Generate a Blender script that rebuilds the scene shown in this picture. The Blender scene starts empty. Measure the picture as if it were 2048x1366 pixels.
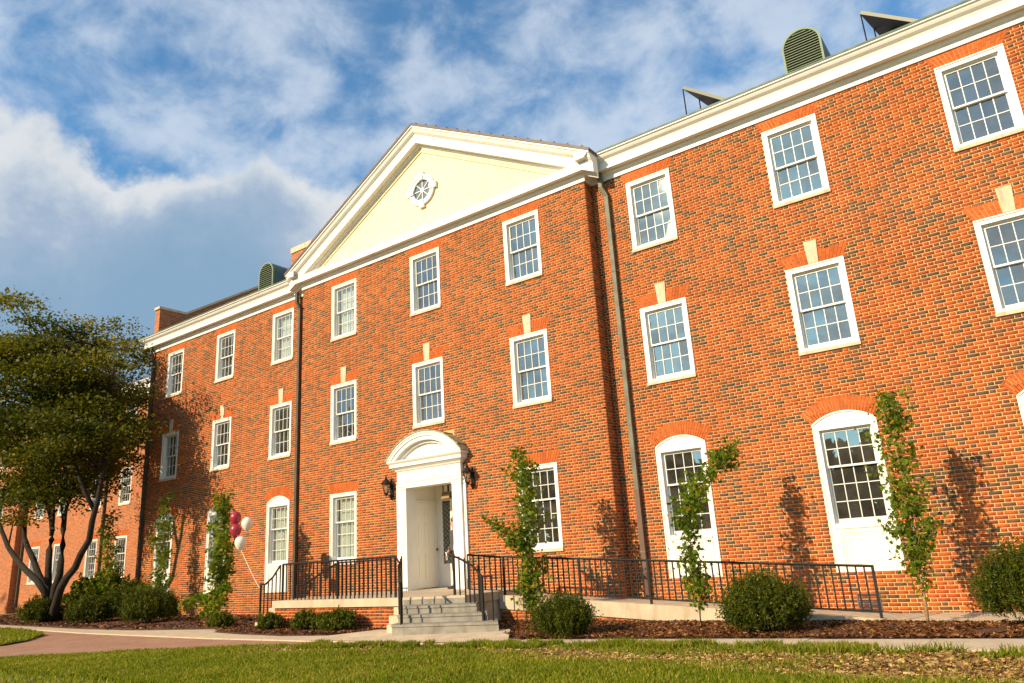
import bpy, math, random
import numpy as np
from mathutils import Vector, Matrix

random.seed(7)
rng = np.random.default_rng(7)
SC = bpy.context.scene
COL = SC.collection

# ------------------------------------------------------------------ camera
cam = bpy.data.cameras.new('camera')
cam.sensor_width = 36.0
cam.lens = 1478.4 / 2048 * 36.0
cam.clip_start = 0.1
cam.clip_end = 2000
co = bpy.data.objects.new('camera', cam)
COL.objects.link(co)
YAW, PITCH, ROLL = -0.620507543, 0.281372232, -0.0621849158
fwd = Vector((math.sin(YAW) * math.cos(PITCH), math.cos(YAW) * math.cos(PITCH), math.sin(PITCH)))
rt = Vector((math.cos(YAW), -math.sin(YAW), 0))
up = rt.cross(fwd)
r2 = rt * math.cos(ROLL) + up * math.sin(ROLL)
u2 = up * math.cos(ROLL) - rt * math.sin(ROLL)
M = Matrix((r2, u2, -fwd)).transposed().to_4x4()
M.translation = Vector((13.685, -15.3518, 1.4072))
co.matrix_world = M
SC.camera = co

# ------------------------------------------------------------------ light
SUN_DIR = Vector((0.36, 1.0, -0.52)).normalized()          # direction the light travels
sl = bpy.data.lights.new('sun', 'SUN')
sl.energy = 5.0
sl.angle = math.radians(0.53)
sl.color = (1.0, 0.80, 0.53)
so = bpy.data.objects.new('sun', sl)
so.rotation_euler = SUN_DIR.to_track_quat('-Z', 'Y').to_euler()
COL.objects.link(so)
SUN_EL = math.asin(-SUN_DIR.z)
SUN_AZ = math.atan2(-SUN_DIR.x, -SUN_DIR.y)                # from +Y towards +X

SC.view_settings.view_transform = 'Standard'
SC.view_settings.look = 'None'
SC.view_settings.exposure = 0.42
SC.view_settings.gamma = 1.0
SC.view_settings.use_curve_mapping = False
SC.cycles.max_bounces = 8
SC.cycles.transparent_max_bounces = 16
SC.cycles.sample_clamp_indirect = 6


class NT:
    """small node-tree helper"""
    def __init__(s, tree):
        s.t = tree
        s.n = tree.nodes
        s.l = tree.links

    def new(s, typ, **kw):
        n = s.n.new(typ)
        for k, v in kw.items():
            setattr(n, k, v)
        return n

    def link(s, a, b):
        s.l.new(a, b)

    def math(s, op, a, b=None, c=None, clamp=False):
        n = s.n.new('ShaderNodeMath')
        n.operation = op
        n.use_clamp = clamp
        for i, v in enumerate((a, b, c)):
            if v is None:
                continue
            if isinstance(v, (int, float)):
                n.inputs[i].default_value = v
            else:
                s.link(v, n.inputs[i])
        return n.outputs[0]

    def mixc(s, fac, a, b, mode='MIX'):
        n = s.n.new('ShaderNodeMix')
        n.data_type = 'RGBA'
        n.blend_type = mode
        for i, v in ((0, fac), (6, a), (7, b)):
            if isinstance(v, (int, float)):
                n.inputs[i].default_value = v
            elif isinstance(v, tuple):
                n.inputs[i].default_value = (*v[:3], 1)
            else:
                s.link(v, n.inputs[i])
        return n.outputs[2]

    def smooth(s, x, lo, hi, a=0.0, b=1.0):
        n = s.n.new('ShaderNodeMapRange')
        n.interpolation_type = 'SMOOTHSTEP'
        s.link(x, n.inputs[0])
        n.inputs[1].default_value = lo
        n.inputs[2].default_value = hi
        n.inputs[3].default_value = a
        n.inputs[4].default_value = b
        return n.outputs[0]

    def noise(s, vec, scale, detail=4, rough=0.55, dist=0.0):
        n = s.n.new('ShaderNodeTexNoise')
        n.inputs['Scale'].default_value = scale
        n.inputs['Detail'].default_value = detail
        n.inputs['Roughness'].default_value = rough
        n.inputs['Distortion'].default_value = dist
        if vec is not None:
            s.link(vec, n.inputs['Vector'])
        return n.outputs['Fac']

    def ramp(s, fac, stops, interp='LINEAR'):
        n = s.n.new('ShaderNodeValToRGB')
        cr = n.color_ramp
        cr.interpolation = interp
        while len(cr.elements) < len(stops):
            cr.elements.new(0.5)
        for e, (p, c) in zip(cr.elements, stops):
            e.position = p
            e.color = (*c[:3], 1)
        s.link(fac, n.inputs[0])
        return n.outputs[0]


# ------------------------------------------------------------------ sky
W = bpy.data.worlds.new('World')
SC.world = W
W.use_nodes = True
wt = NT(W.node_tree)
wt.n.clear()
out = wt.new('ShaderNodeOutputWorld')
bg = wt.new('ShaderNodeBackground')
bg.inputs['Strength'].default_value = 0.115
wt.link(bg.outputs[0], out.inputs[0])
sky = wt.new('ShaderNodeTexSky', sky_type='NISHITA')
sky.sun_disc = False
sky.sun_elevation = SUN_EL
sky.sun_rotation = SUN_AZ
sky.altitude = 200
sky.air_density = 1.0
sky.dust_density = 0.6
sky.ozone_density = 2.0
tc = wt.new('ShaderNodeTexCoord')
nrm = wt.new('ShaderNodeVectorMath', operation='NORMALIZE')
wt.link(tc.outputs['Generated'], nrm.inputs[0])
D = nrm.outputs[0]
sep = wt.new('ShaderNodeSeparateXYZ')
wt.link(D, sep.inputs[0])
dx, dy, dz = sep.outputs
el = wt.math('MULTIPLY', wt.math('ARCSINE', dz), 57.2958)
az = wt.math('MULTIPLY', wt.math('ARCTAN2', dx, dy), 57.2958)
# cloud-plane coordinates
den = wt.math('ADD', wt.math('MAXIMUM', dz, 0.0), 0.40)
cmb = wt.new('ShaderNodeCombineXYZ')
wt.link(wt.math('DIVIDE', dx, den), cmb.inputs[0])
wt.link(wt.math('DIVIDE', dy, den), cmb.inputs[1])
P = cmb.outputs[0]
base = wt.mixc(1.0, sky.outputs[0], (0.72, 1.22, 1.38), 'MULTIPLY')
# thin broken altocumulus
n1 = wt.noise(P, 10.0, 8, 0.60, 0.25)
n2 = wt.noise(P, 2.6, 4, 0.55, 0.2)
cov = wt.math('ADD', wt.math('MULTIPLY', n1, 0.62), wt.math('MULTIPLY', n2, 0.55))
east = wt.smooth(az, -75, 10, 0.0, 0.06)
thin = wt.smooth(wt.math('ADD', cov, east), 0.46, 0.735, 0.02, 0.78)
thin = wt.math('MULTIPLY', thin, wt.smooth(el, 2, 14))
n3 = wt.noise(P, 9.0, 5, 0.6, 0.2)
thinc = wt.mixc(n3, (3.7, 4.4, 5.3), (5.2, 5.6, 6.1))
c1 = wt.mixc(thin, base, thinc)
# cumulus bank low in the west
nb = wt.noise(D, 6.5, 8, 0.60, 0.1)
nb2 = wt.noise(D, 2.2, 2, 0.5)
lift = wt.math('ADD', wt.math('MULTIPLY', wt.math('SUBTRACT', nb, 0.5), 15.0), wt.math('MULTIPLY', wt.math('SUBTRACT', nb2, 0.5), 10.0))
h = wt.math('SUBTRACT', wt.math('ADD', el, lift), 29.5)        # degrees above the bank's top
bank = wt.smooth(h, 1.0, -1.3)
bank = wt.math('MULTIPLY', bank, wt.smooth(az, -34, -50))
bank = wt.math('MULTIPLY', bank, wt.smooth(az, -150, -110))
nsh = wt.noise(D, 7.0, 7, 0.58, 0.2)
depth = wt.math('ADD', h, wt.math('MULTIPLY', wt.math('SUBTRACT', nsh, 0.47), 20.0))
bcol = wt.ramp(wt.smooth(depth, -13.0, 1.0), [(0.0, (1.65, 2.65, 3.75)), (0.36, (2.05, 2.9, 3.95)), (0.62, (2.5, 3.2, 4.2)), (0.86, (3.6, 4.1, 4.7)), (1.0, (4.8, 5.0, 5.2))])
c2 = wt.mixc(bank, c1, bcol)
wt.link(c2, bg.inputs['Color'])

# ------------------------------------------------------------------ materials
MATS = {}


def mat(name, col, rough=0.6, metal=0.0, noise=None, bump=None, spec=0.5, coord='Object'):
    """noise = (scale, second colour, amount)"""
    m = bpy.data.materials.new(name)
    m.use_nodes = True
    t = NT(m.node_tree)
    b = t.n['Principled BSDF']
    b.inputs['Base Color'].default_value = (*col, 1)
    b.inputs['Roughness'].default_value = rough
    b.inputs['Metallic'].default_value = metal
    b.inputs['Specular IOR Level'].default_value = spec
    tcx = t.new('ShaderNodeTexCoord')
    geo = t.new('ShaderNodeNewGeometry')
    vec = geo.outputs['Position'] if coord == 'World' else tcx.outputs['Object']
    if noise:
        f = t.noise(vec, noise[0], 6, 0.6)
        f = t.smooth(f, 0.3, 0.7, 0.0, noise[2])
        t.link(t.mixc(f, col, noise[1]), b.inputs['Base Color'])
    if bump:
        bn = t.new('ShaderNodeBump')
        bn.inputs['Strength'].default_value = bump[1]
        bn.inputs['Distance'].default_value = bump[2] if len(bump) > 2 else 0.01
        t.link(t.noise(vec, bump[0], 5, 0.6), bn.inputs['Height'])
        t.link(bn.outputs[0], b.inputs['Normal'])
    MATS[name] = m
    return m


def brick_mat(name, stops, patch):
    m = bpy.data.materials.new(name)
    m.use_nodes = True
    t = NT(m.node_tree)
    b = t.n['Principled BSDF']
    a = t.new('ShaderNodeAttribute', attribute_name='tone')
    geo = t.new('ShaderNodeNewGeometry')
    c = t.ramp(a.outputs['Fac'], stops)
    g = t.noise(geo.outputs['Position'], 40, 4, 0.65)
    c = t.mixc(t.smooth(g, 0.3, 0.75, 0.0, 0.35), c, t.mixc(1.0, c, (0.55, 0.5, 0.5), 'MULTIPLY'))
    big = t.noise(geo.outputs['Position'], 0.55, 4, 0.55)
    c = t.mixc(t.smooth(big, 0.42, 0.72, 0.0, patch), c, t.mixc(1.0, c, (0.70, 0.66, 0.64), 'MULTIPLY'))
    mp = t.new('ShaderNodeMapping')
    mp.inputs['Scale'].default_value = (2.6, 2.6, 0.28)
    t.link(geo.outputs['Position'], mp.inputs['Vector'])
    stk = t.noise(mp.outputs[0], 1.0, 5, 0.62)          # rain streaks and soot
    c = t.mixc(t.smooth(stk, 0.48, 0.75, 0.0, 0.50), c, t.mixc(1.0, c, (0.62, 0.62, 0.66), 'MULTIPLY'))
    wsh = t.noise(geo.outputs['Position'], 0.23, 3, 0.5)
    c = t.mixc(t.smooth(wsh, 0.40, 0.66, 0.0, 0.40), c, t.mixc(1.0, c, (1.12, 1.32, 1.6), 'MULTIPLY'))
    t.link(c, b.inputs['Base Color'])
    b.inputs['Roughness'].default_value = 0.85
    b.inputs['Specular IOR Level'].default_value = 0.25
    bn = t.new('ShaderNodeBump')
    bn.inputs['Strength'].default_value = 0.5
    bn.inputs['Distance'].default_value = 0.004
    t.link(t.noise(geo.outputs['Position'], 90, 4, 0.7), bn.inputs['Height'])
    t.link(bn.outputs[0], b.inputs['Normal'])
    MATS[name] = m
    return m


brick_mat('brick', [(0.0, (0.54, 0.118, 0.022)), (0.30, (0.47, 0.095, 0.017)), (0.52, (0.39, 0.077, 0.017)), (0.66, (0.31, 0.074, 0.022)),
                    (0.74, (0.235, 0.074, 0.032)), (0.86, (0.165, 0.080, 0.042)), (1.0, (0.105, 0.072, 0.048))], 0.45)
brick_mat('rubbed_brick', [(0.0, (0.58, 0.140, 0.028)), (1.0, (0.47, 0.100, 0.019))], 0.3)
mat('mortar', (0.70, 0.43, 0.18), 0.95, noise=(1.4, (0.52, 0.31, 0.125), 0.9), bump=(60, 0.5), coord='World')
mat('white_paint', (0.82, 0.79, 0.72), 0.45, noise=(1.6, (0.72, 0.68, 0.60), 0.6), coord='World')
mat('muntin_white', (0.70, 0.68, 0.64), 0.45)
mat('limestone', (0.68, 0.51, 0.34), 0.8, noise=(6, (0.58, 0.42, 0.27), 0.7), bump=(40, 0.3), coord='World')
mat('yellow_stucco', (0.80, 0.685, 0.465), 0.8, noise=(0.9, (0.77, 0.645, 0.41), 0.8), bump=(50, 0.15), coord='World')
mat('copper_green', (0.055, 0.095, 0.06), 0.6, noise=(5, (0.13, 0.18, 0.11), 0.9), coord='World')
mat('copper_brown', (0.075, 0.043, 0.03), 0.55, noise=(4, (0.11, 0.085, 0.06), 0.8), coord='World')
mat('hood_copper', (0.20, 0.19, 0.10), 0.6, noise=(7, (0.42, 0.40, 0.26), 1.0), coord='World')
mat('louver_paint', (0.165, 0.23, 0.135), 0.6, noise=(8, (0.22, 0.26, 0.15), 0.7))
mat('dormer_side', (0.05, 0.085, 0.085), 0.5, noise=(5, (0.09, 0.14, 0.12), 0.8))
mat('roof_slate', (0.07, 0.07, 0.075), 0.7, noise=(6, (0.11, 0.10, 0.10), 0.7), coord='World')
mat('iron', (0.009, 0.008, 0.008), 0.55, noise=(30, (0.02, 0.014, 0.010), 0.5), spec=0.3)
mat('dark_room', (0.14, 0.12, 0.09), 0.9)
mat('interior_paint', (0.42, 0.36, 0.26), 0.8)
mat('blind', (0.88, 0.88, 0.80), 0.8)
mat('concrete', (0.60, 0.48, 0.33), 0.85, noise=(2.2, (0.47, 0.37, 0.25), 0.9), bump=(50, 0.35), coord='World')
mat('grey_concrete', (0.30, 0.275, 0.225), 0.85, noise=(4, (0.20, 0.18, 0.145), 0.9), bump=(50, 0.4), coord='World')
mat('bark', (0.034, 0.022, 0.013), 0.95, noise=(14, (0.014, 0.010, 0.006), 1.0), bump=(22, 0.9, 0.03))
mat('young_bark', (0.46, 0.30, 0.15), 0.8, noise=(20, (0.25, 0.16, 0.08), 1.0))
mat('solar_back', (0.035, 0.035, 0.04), 0.4)
mat('solar_edge', (0.16, 0.16, 0.10), 0.5)
mat('maroon_rubber', (0.34, 0.020, 0.045), 0.35)
mat('white_rubber', (0.80, 0.72, 0.58), 0.28)
mat('ribbon', (0.78, 0.62, 0.52), 0.6)
mat('skin', (0.50, 0.28, 0.19), 0.55)
mat('hair', (0.05, 0.03, 0.02), 0.6)
mat('grey_wool', (0.055, 0.052, 0.05), 0.9, noise=(50, (0.09, 0.085, 0.08), 0.8))
mat('dark_trousers', (0.035, 0.035, 0.05), 0.9)
mat('paper', (0.8, 0.8, 0.78), 0.8)
mat('brass', (0.20, 0.12, 0.05), 0.4, metal=0.6)
mat('door_white', (0.84, 0.80, 0.70), 0.4)
mat('grille_metal', (0.10, 0.10, 0.11), 0.6)


def glass_mat(name, tint, refl, dust=0.0):
    m = bpy.data.materials.new(name)
    m.use_nodes = True
    t = NT(m.node_tree)
    t.n.clear()
    o = t.new('ShaderNodeOutputMaterial')
    tr = t.new('ShaderNodeBsdfTransparent')
    tr.inputs[0].default_value = (*tint, 1)
    gl = t.new('ShaderNodeBsdfGlossy')
    gl.inputs['Roughness'].default_value = 0.015
    gl.inputs['Color'].default_value = (0.86, 0.92, 0.90, 1)
    geo = t.new('ShaderNodeNewGeometry')
    bn = t.new('ShaderNodeBump')
    bn.inputs['Strength'].default_value = 0.03
    bn.inputs['Distance'].default_value = 0.02
    t.link(t.noise(geo.outputs['Position'], 2.5, 2, 0.5), bn.inputs['Height'])
    t.link(bn.outputs[0], gl.inputs['Normal'])
    lw = t.new('ShaderNodeLayerWeight')
    lw.inputs['Blend'].default_value = 0.35
    f = t.math('ADD', t.math('MULTIPLY', lw.outputs['Fresnel'], 0.75), refl, clamp=True)
    f = t.math('MULTIPLY', f, t.math('SUBTRACT', 1.0, geo.outputs['Backfacing']))
    mx = t.new('ShaderNodeMixShader')
    t.link(f, mx.inputs[0])
    t.link(tr.outputs[0], mx.inputs[1])
    t.link(gl.outputs[0], mx.inputs[2])
    if dust:                                   # thin film of dirt on the pane
        df = t.new('ShaderNodeBsdfDiffuse')
        df.inputs[0].default_value = (0.34, 0.31, 0.26, 1)
        m2 = t.new('ShaderNodeMixShader')
        g_ = t.noise(geo.outputs['Position'], 3.0, 5, 0.6)
        t.link(t.smooth(g_, 0.3, 0.75, dust * 0.5, dust * 1.5), m2.inputs[0])
        t.link(mx.outputs[0], m2.inputs[1])
        t.link(df.outputs[0], m2.inputs[2])
        t.link(m2.outputs[0], o.inputs[0])
    else:
        t.link(mx.outputs[0], o.inputs[0])
    MATS[name] = m


def weather(name, amount, tint):
    m = MATS[name]
    t = NT(m.node_tree)
    b = t.n['Principled BSDF']
    src = b.inputs['Base Color'].links[0].from_socket
    geo = t.new('ShaderNodeNewGeometry')
    mp = t.new('ShaderNodeMapping')
    mp.inputs['Scale'].default_value = (7, 7, 0.9)
    t.link(geo.outputs['Position'], mp.inputs['Vector'])
    f = t.noise(mp.outputs[0], 1.0, 6, 0.65)
    g_ = t.noise(geo.outputs['Position'], 26, 4, 0.7)
    f = t.math('MULTIPLY', t.smooth(f, 0.48, 0.74), t.math('ADD', 0.4, g_))
    t.link(t.mixc(t.math('MULTIPLY', f, amount, clamp=True), src, t.mixc(1.0, src, tint, 'MULTIPLY')), b.inputs['Base Color'])


weather('white_paint', 0.32, (0.80, 0.76, 0.68))
weather('yellow_stucco', 0.5, (0.88, 0.84, 0.74))
weather('limestone', 0.9, (0.68, 0.62, 0.54))
weather('concrete', 0.8, (0.72, 0.68, 0.62))
weather('grey_concrete', 0.9, (0.66, 0.64, 0.60))
glass_mat('window_glass', (0.90, 0.93, 0.91), 0.21, 0.07)
glass_mat('lamp_glass', (0.85, 0.85, 0.8), 0.06)


def leaf_mat(name, dark, mid, light, trans=0.35):
    m = bpy.data.materials.new(name)
    m.use_nodes = True
    t = NT(m.node_tree)
    t.n.clear()
    o = t.new('ShaderNodeOutputMaterial')
    a = t.new('ShaderNodeAttribute', attribute_name='tone')
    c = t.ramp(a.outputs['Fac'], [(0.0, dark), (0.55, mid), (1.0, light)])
    d = t.new('ShaderNodeBsdfPrincipled')
    d.inputs['Roughness'].default_value = 0.5
    d.inputs['Specular IOR Level'].default_value = 0.15
    t.link(c, d.inputs['Base Color'])
    tl = t.new('ShaderNodeBsdfTranslucent')
    t.link(t.mixc(1.0, c, (1.3, 1.25, 0.5), 'MULTIPLY'), tl.inputs[0])
    mx = t.new('ShaderNodeMixShader')
    mx.inputs[0].default_value = trans
    t.link(d.outputs[0], mx.inputs[1])
    t.link(tl.outputs[0], mx.inputs[2])
    t.link(mx.outputs[0], o.inputs[0])
    MATS[name] = m


leaf_mat('maple_leaf', (0.080, 0.145, 0.010), (0.195, 0.27, 0.015), (0.40, 0.27, 0.025), 0.4)
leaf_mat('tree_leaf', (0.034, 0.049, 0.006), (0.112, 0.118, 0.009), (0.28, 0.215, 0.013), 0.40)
leaf_mat('yew_leaf', (0.028, 0.043, 0.005), (0.092, 0.112, 0.008), (0.26, 0.215, 0.018), 0.30)
leaf_mat('box_leaf', (0.045, 0.066, 0.006), (0.125, 0.145, 0.009), (0.23, 0.22, 0.016), 0.30)
leaf_mat('far_leaf', (0.06, 0.058, 0.022), (0.11, 0.10, 0.035), (0.17, 0.15, 0.05), 0.25)
leaf_mat('grass_blade', (0.095, 0.140, 0.006), (0.215, 0.255, 0.011), (0.50, 0.37, 0.085), 0.40)
leaf_mat('straw', (0.19, 0.105, 0.034), (0.42, 0.265, 0.09), (0.60, 0.42, 0.17), 0.1)
leaf_mat('bark_chip', (0.06, 0.023, 0.008), (0.165, 0.064, 0.021), (0.34, 0.155, 0.056), 0.0)


def m_ground():
    m = mat('lawn_soil', (0.10, 0.13, 0.02), 0.95)
    t = NT(m.node_tree)
    b = t.n['Principled BSDF']
    geo = t.new('ShaderNodeNewGeometry')
    n = t.noise(geo.outputs['Position'], 0.8, 6, 0.65)
    n2 = t.noise(geo.outputs['Position'], 14, 5, 0.7)
    f = t.smooth(t.math('ADD', t.math('MULTIPLY', n, 0.6), t.math('MULTIPLY', n2, 0.4)), 0.40, 0.62)
    t.link(t.mixc(f, (0.11, 0.13, 0.018), (0.26, 0.19, 0.07)), b.inputs['Base Color'])
    m = mat('mulch', (0.10, 0.04, 0.02), 0.95)
    t = NT(m.node_tree)
    b = t.n['Principled BSDF']
    geo = t.new('ShaderNodeNewGeometry')
    v = t.new('ShaderNodeTexVoronoi')
    v.inputs['Scale'].default_value = 28
    t.link(geo.outputs['Position'], v.inputs['Vector'])
    t.link(t.ramp(v.outputs['Distance'], [(0, (0.15, 0.062, 0.03)), (0.5, (0.08, 0.032, 0.017)), (1, (0.03, 0.014, 0.009))]), b.inputs['Base Color'])
    m = mat('dead_turf', (0.34, 0.22, 0.09), 0.95)
    t = NT(m.node_tree)
    b = t.n['Principled BSDF']
    geo = t.new('ShaderNodeNewGeometry')
    n = t.noise(geo.outputs['Position'], 6, 6, 0.7)
    sx = t.new('ShaderNodeSeparateXYZ')
    t.link(geo.outputs['Position'], sx.inputs[0])
    f = t.math('ADD', t.smooth(n, 0.35, 0.65), t.smooth(sx.outputs[0], 9.0, 12.0, 0, 0.55), clamp=True)
    t.link(t.mixc(f, (0.42, 0.28, 0.12), (0.17, 0.085, 0.035)), b.inputs['Base Color'])
    m = mat('brick_paver', (0.3, 0.12, 0.07), 0.9)
    t = NT(m.node_tree)
    b = t.n['Principled BSDF']
    geo = t.new('ShaderNodeNewGeometry')
    br = t.new('ShaderNodeTexBrick')
    br.inputs['Scale'].default_value = 5.0
    br.inputs['Color1'].default_value = (0.36, 0.17, 0.095, 1)
    br.inputs['Color2'].default_value = (0.27, 0.115, 0.065, 1)
    br.inputs['Mortar'].default_value = (0.30, 0.20, 0.13, 1)
    br.inputs['Mortar Size'].default_value = 0.02
    t.link(geo.outputs['Position'], br.inputs['Vector'])
    n = t.noise(geo.outputs['Position'], 1.2, 5, 0.6)
    t.link(t.mixc(t.smooth(n, 0.35, 0.7, 0, 0.5), br.outputs[0], (0.42, 0.25, 0.15)), b.inputs['Base Color'])
    # brick wall of the set-back wing, too far away to tell its bricks apart
    m = mat('distant_brick', (0.4, 0.1, 0.03), 0.9)
    t = NT(m.node_tree)
    b = t.n['Principled BSDF']
    geo = t.new('ShaderNodeNewGeometry')
    sx = t.new('ShaderNodeSeparateXYZ')
    t.link(geo.outputs['Position'], sx.inputs[0])
    cx = t.new('ShaderNodeCombineXYZ')
    t.link(t.math('ADD', sx.outputs[0], sx.outputs[1]), cx.inputs[0])
    t.link(sx.outputs[2], cx.inputs[1])
    br = t.new('ShaderNodeTexBrick')
    br.inputs['Scale'].default_value = 1.0
    br.inputs['Brick Width'].default_value = 0.16
    br.inputs['Row Height'].default_value = 0.069
    br.inputs['Mortar Size'].default_value = 0.006
    br.inputs['Bias'].default_value = -0.1
    br.inputs['Color1'].default_value = (0.48, 0.105, 0.022, 1)
    br.inputs['Color2'].default_value = (0.20, 0.06, 0.025, 1)
    br.inputs['Mortar'].default_value = (0.50, 0.34, 0.17, 1)
    t.link(cx.outputs[0], br.inputs['Vector'])
    t.link(br.outputs[0], b.inputs['Base Color'])


m_ground()


# ------------------------------------------------------------------ mesh helpers
class MB:
    def __init__(s):
        s.v, s.f, s.m = [], [], []

    def poly(s, pts, m=0):
        k = len(s.v)
        s.v += [tuple(p) for p in pts]
        s.f.append(tuple(range(k, k + len(pts))))
        s.m.append(m)

    def box(s, x0, x1, y0, y1, z0, z1, m=0):
        k = len(s.v)
        s.v += [(x, y, z) for z in (z0, z1) for y in (y0, y1) for x in (x0, x1)]
        for q in ((0, 1, 5, 4), (1, 3, 7, 5), (3, 2, 6, 7), (2, 0, 4, 6), (4, 5, 7, 6), (2, 3, 1, 0)):
            s.f.append(tuple(k + i for i in q))
            s.m.append(m)

    def hexa(s, p8, m=0):
        """8 corners in the order of box()"""
        k = len(s.v)
        s.v += [tuple(p) for p in p8]
        for q in ((0, 1, 5, 4), (1, 3, 7, 5), (3, 2, 6, 7), (2, 0, 4, 6), (4, 5, 7, 6), (2, 3, 1, 0)):
            s.f.append(tuple(k + i for i in q))
            s.m.append(m)

    def prism_y(s, pts, y0, y1, m=0):
        """(x, z) outline, counter-clockwise seen from -y, extruded from y0 (front) to y1"""
        k, n = len(s.v), len(pts)
        s.v += [(x, y0, z) for x, z in pts] + [(x, y1, z) for x, z in pts]
        s.f.append(tuple(k + i for i in range(n)))
        s.f.append(tuple(k + n + i for i in reversed(range(n))))
        s.m += [m, m]
        for i in range(n):
            j = (i + 1) % n
            s.f.append((k + i, k + n + i, k + n + j, k + j))
            s.m.append(m)

    def prism_z(s, pts, z0, z1, m=0):
        k, n = len(s.v), len(pts)
        s.v += [(x, y, z0) for x, y in pts] + [(x, y, z1) for x, y in pts]
        s.f.append(tuple(k + n + i for i in range(n)))
        s.f.append(tuple(k + i for i in reversed(range(n))))
        s.m += [m, m]
        for i in range(n):
            j = (i + 1) % n
            s.f.append((k + i, k + j, k + n + j, k + n + i))
            s.m.append(m)

    def tube(s, path, radii, n=8, m=0, square=False):
        path = [Vector(p) for p in path]
        if isinstance(radii, (int, float)):
            radii = [radii] * len(path)
        k = len(s.v)
        ref = Vector((0, 0, 1))
        for i, p in enumerate(path):
            d = (path[min(i + 1, len(path) - 1)] - path[max(i - 1, 0)]).normalized()
            a = d.cross(ref)
            if a.length < 0.05:
                a = d.cross(Vector((1, 0, 0)))
            a.normalize()
            b = a.cross(d)
            for j in range(n):
                t = 2 * math.pi * (j + (0.5 if square else 0)) / n
                s.v.append(tuple(p + (a * math.cos(t) + b * math.sin(t)) * radii[i]))
        for i in range(len(path) - 1):
            for j in range(n):
                a0 = k + i * n + j
                a1 = k + i * n + (j + 1) % n
                s.f.append((a0, a1, a1 + n, a0 + n))
                s.m.append(m)
        s.f.append(tuple(k + j for j in reversed(range(n))))
        e = k + (len(path) - 1) * n
        s.f.append(tuple(e + j for j in range(n)))
        s.m += [m, m]

    def lathe(s, prof, c, n=10, m=0):
        """(r, z) profile round the vertical axis through c"""
        k = len(s.v)
        for r, z in prof:
            for j in range(n):
                t = 2 * math.pi * j / n
                s.v.append((c[0] + r * math.cos(t), c[1] + r * math.sin(t), c[2] + z))
        for i in range(len(prof) - 1):
            for j in range(n):
                a0, a1 = k + i * n + j, k + i * n + (j + 1) % n
                s.f.append((a0, a1, a1 + n, a0 + n))
                s.m.append(m)
        s.f.append(tuple(k + j for j in reversed(range(n))))
        e = k + (len(prof) - 1) * n
        s.f.append(tuple(e + j for j in range(n)))
        s.m += [m, m]

    def sweep(s, prof, path, m=0, caps=True):
        """(out, z) profile along an (x, y) path; outward is to the right of the walking direction"""
        n = len(prof)
        path = [Vector((p[0], p[1])) for p in path]
        k = len(s.v)
        for i, p in enumerate(path):
            d0 = (p - path[i - 1]).normalized() if i > 0 else None
            d1 = (path[i + 1] - p).normalized() if i < len(path) - 1 else None
            d0 = d0 or d1
            d1 = d1 or d0
            n0, n1 = Vector((d0.y, -d0.x)), Vector((d1.y, -d1.x))
            q = (n0 + n1)
            q = q / max(q.dot(n0), 1e-6)
            for e, z in prof:
                s.v.append((p.x + q.x * e, p.y + q.y * e, z))
        for i in range(len(path) - 1):
            for j in range(n - 1):
                a = k + i * n + j
                s.f.append((a, a + n, a + n + 1, a + 1))
                s.m.append(m)
        if caps:
            s.f.append(tuple(k + j for j in range(n)))
            e = k + (len(path) - 1) * n
            s.f.append(tuple(e + j for j in reversed(range(n))))
            s.m += [m, m]

    def mesh(s, name, mats, smooth=False):
        me = bpy.data.meshes.new(name)
        me.from_pydata(s.v, [], s.f)
        for x in ([mats] if isinstance(mats, str) else mats):
            me.materials.append(MATS[x])
        me.polygons.foreach_set('material_index', s.m)
        if smooth:
            me.polygons.foreach_set('use_smooth', [True] * len(s.f))
        me.update()
        return me

    def build(s, name, mats, parent=None, smooth=False, loc=None):
        return put(name, s.mesh(name, mats, smooth), parent, loc)


def put(name, me, parent=None, loc=None):
    o = bpy.data.objects.new(name, me)
    COL.objects.link(o)
    if parent:
        o.parent = parent
    if loc:
        o.location = loc
    return o


def np_mesh(name, V, F, mats, tone=None, smooth=False):
    """fast mesh from numpy arrays; F is (n, k)"""
    me = bpy.data.meshes.new(name)
    n, k = F.shape
    me.vertices.add(len(V))
    me.vertices.foreach_set('co', np.asarray(V, np.float32).ravel())
    me.loops.add(n * k)
    me.loops.foreach_set('vertex_index', F.astype(np.int32).ravel())
    me.polygons.add(n)
    me.polygons.foreach_set('loop_start', np.arange(0, n * k, k, dtype=np.int32))
    me.polygons.foreach_set('loop_total', np.full(n, k, np.int32))
    if tone is not None:
        at = me.attributes.new('tone', 'FLOAT', 'FACE')
        at.data.foreach_set('value', np.asarray(tone, np.float32))
    for x in ([mats] if isinstance(mats, str) else mats):
        me.materials.append(MATS[x])
    me.update(calc_edges=True)
    me.validate()
    if smooth:
        me.polygons.foreach_set('use_smooth', [True] * n)
    return me


def thing(name, label, cat, loc=(0, 0, 0), group=None):
    o = bpy.data.objects.new(name, None)
    o.empty_display_size = 0.3
    COL.objects.link(o)
    o.location = loc
    tag(o, label, cat, group)
    return o


def tag(o, label=None, cat=None, group=None, kind=None):
    for k, v in (('label', label), ('category', cat), ('group', group), ('kind', kind)):
        if v:
            o[k] = v
    return o


def stuff(o):
    o['kind'] = 'stuff'
    return o


def struct(o):
    o['kind'] = 'structure'
    return o


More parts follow.
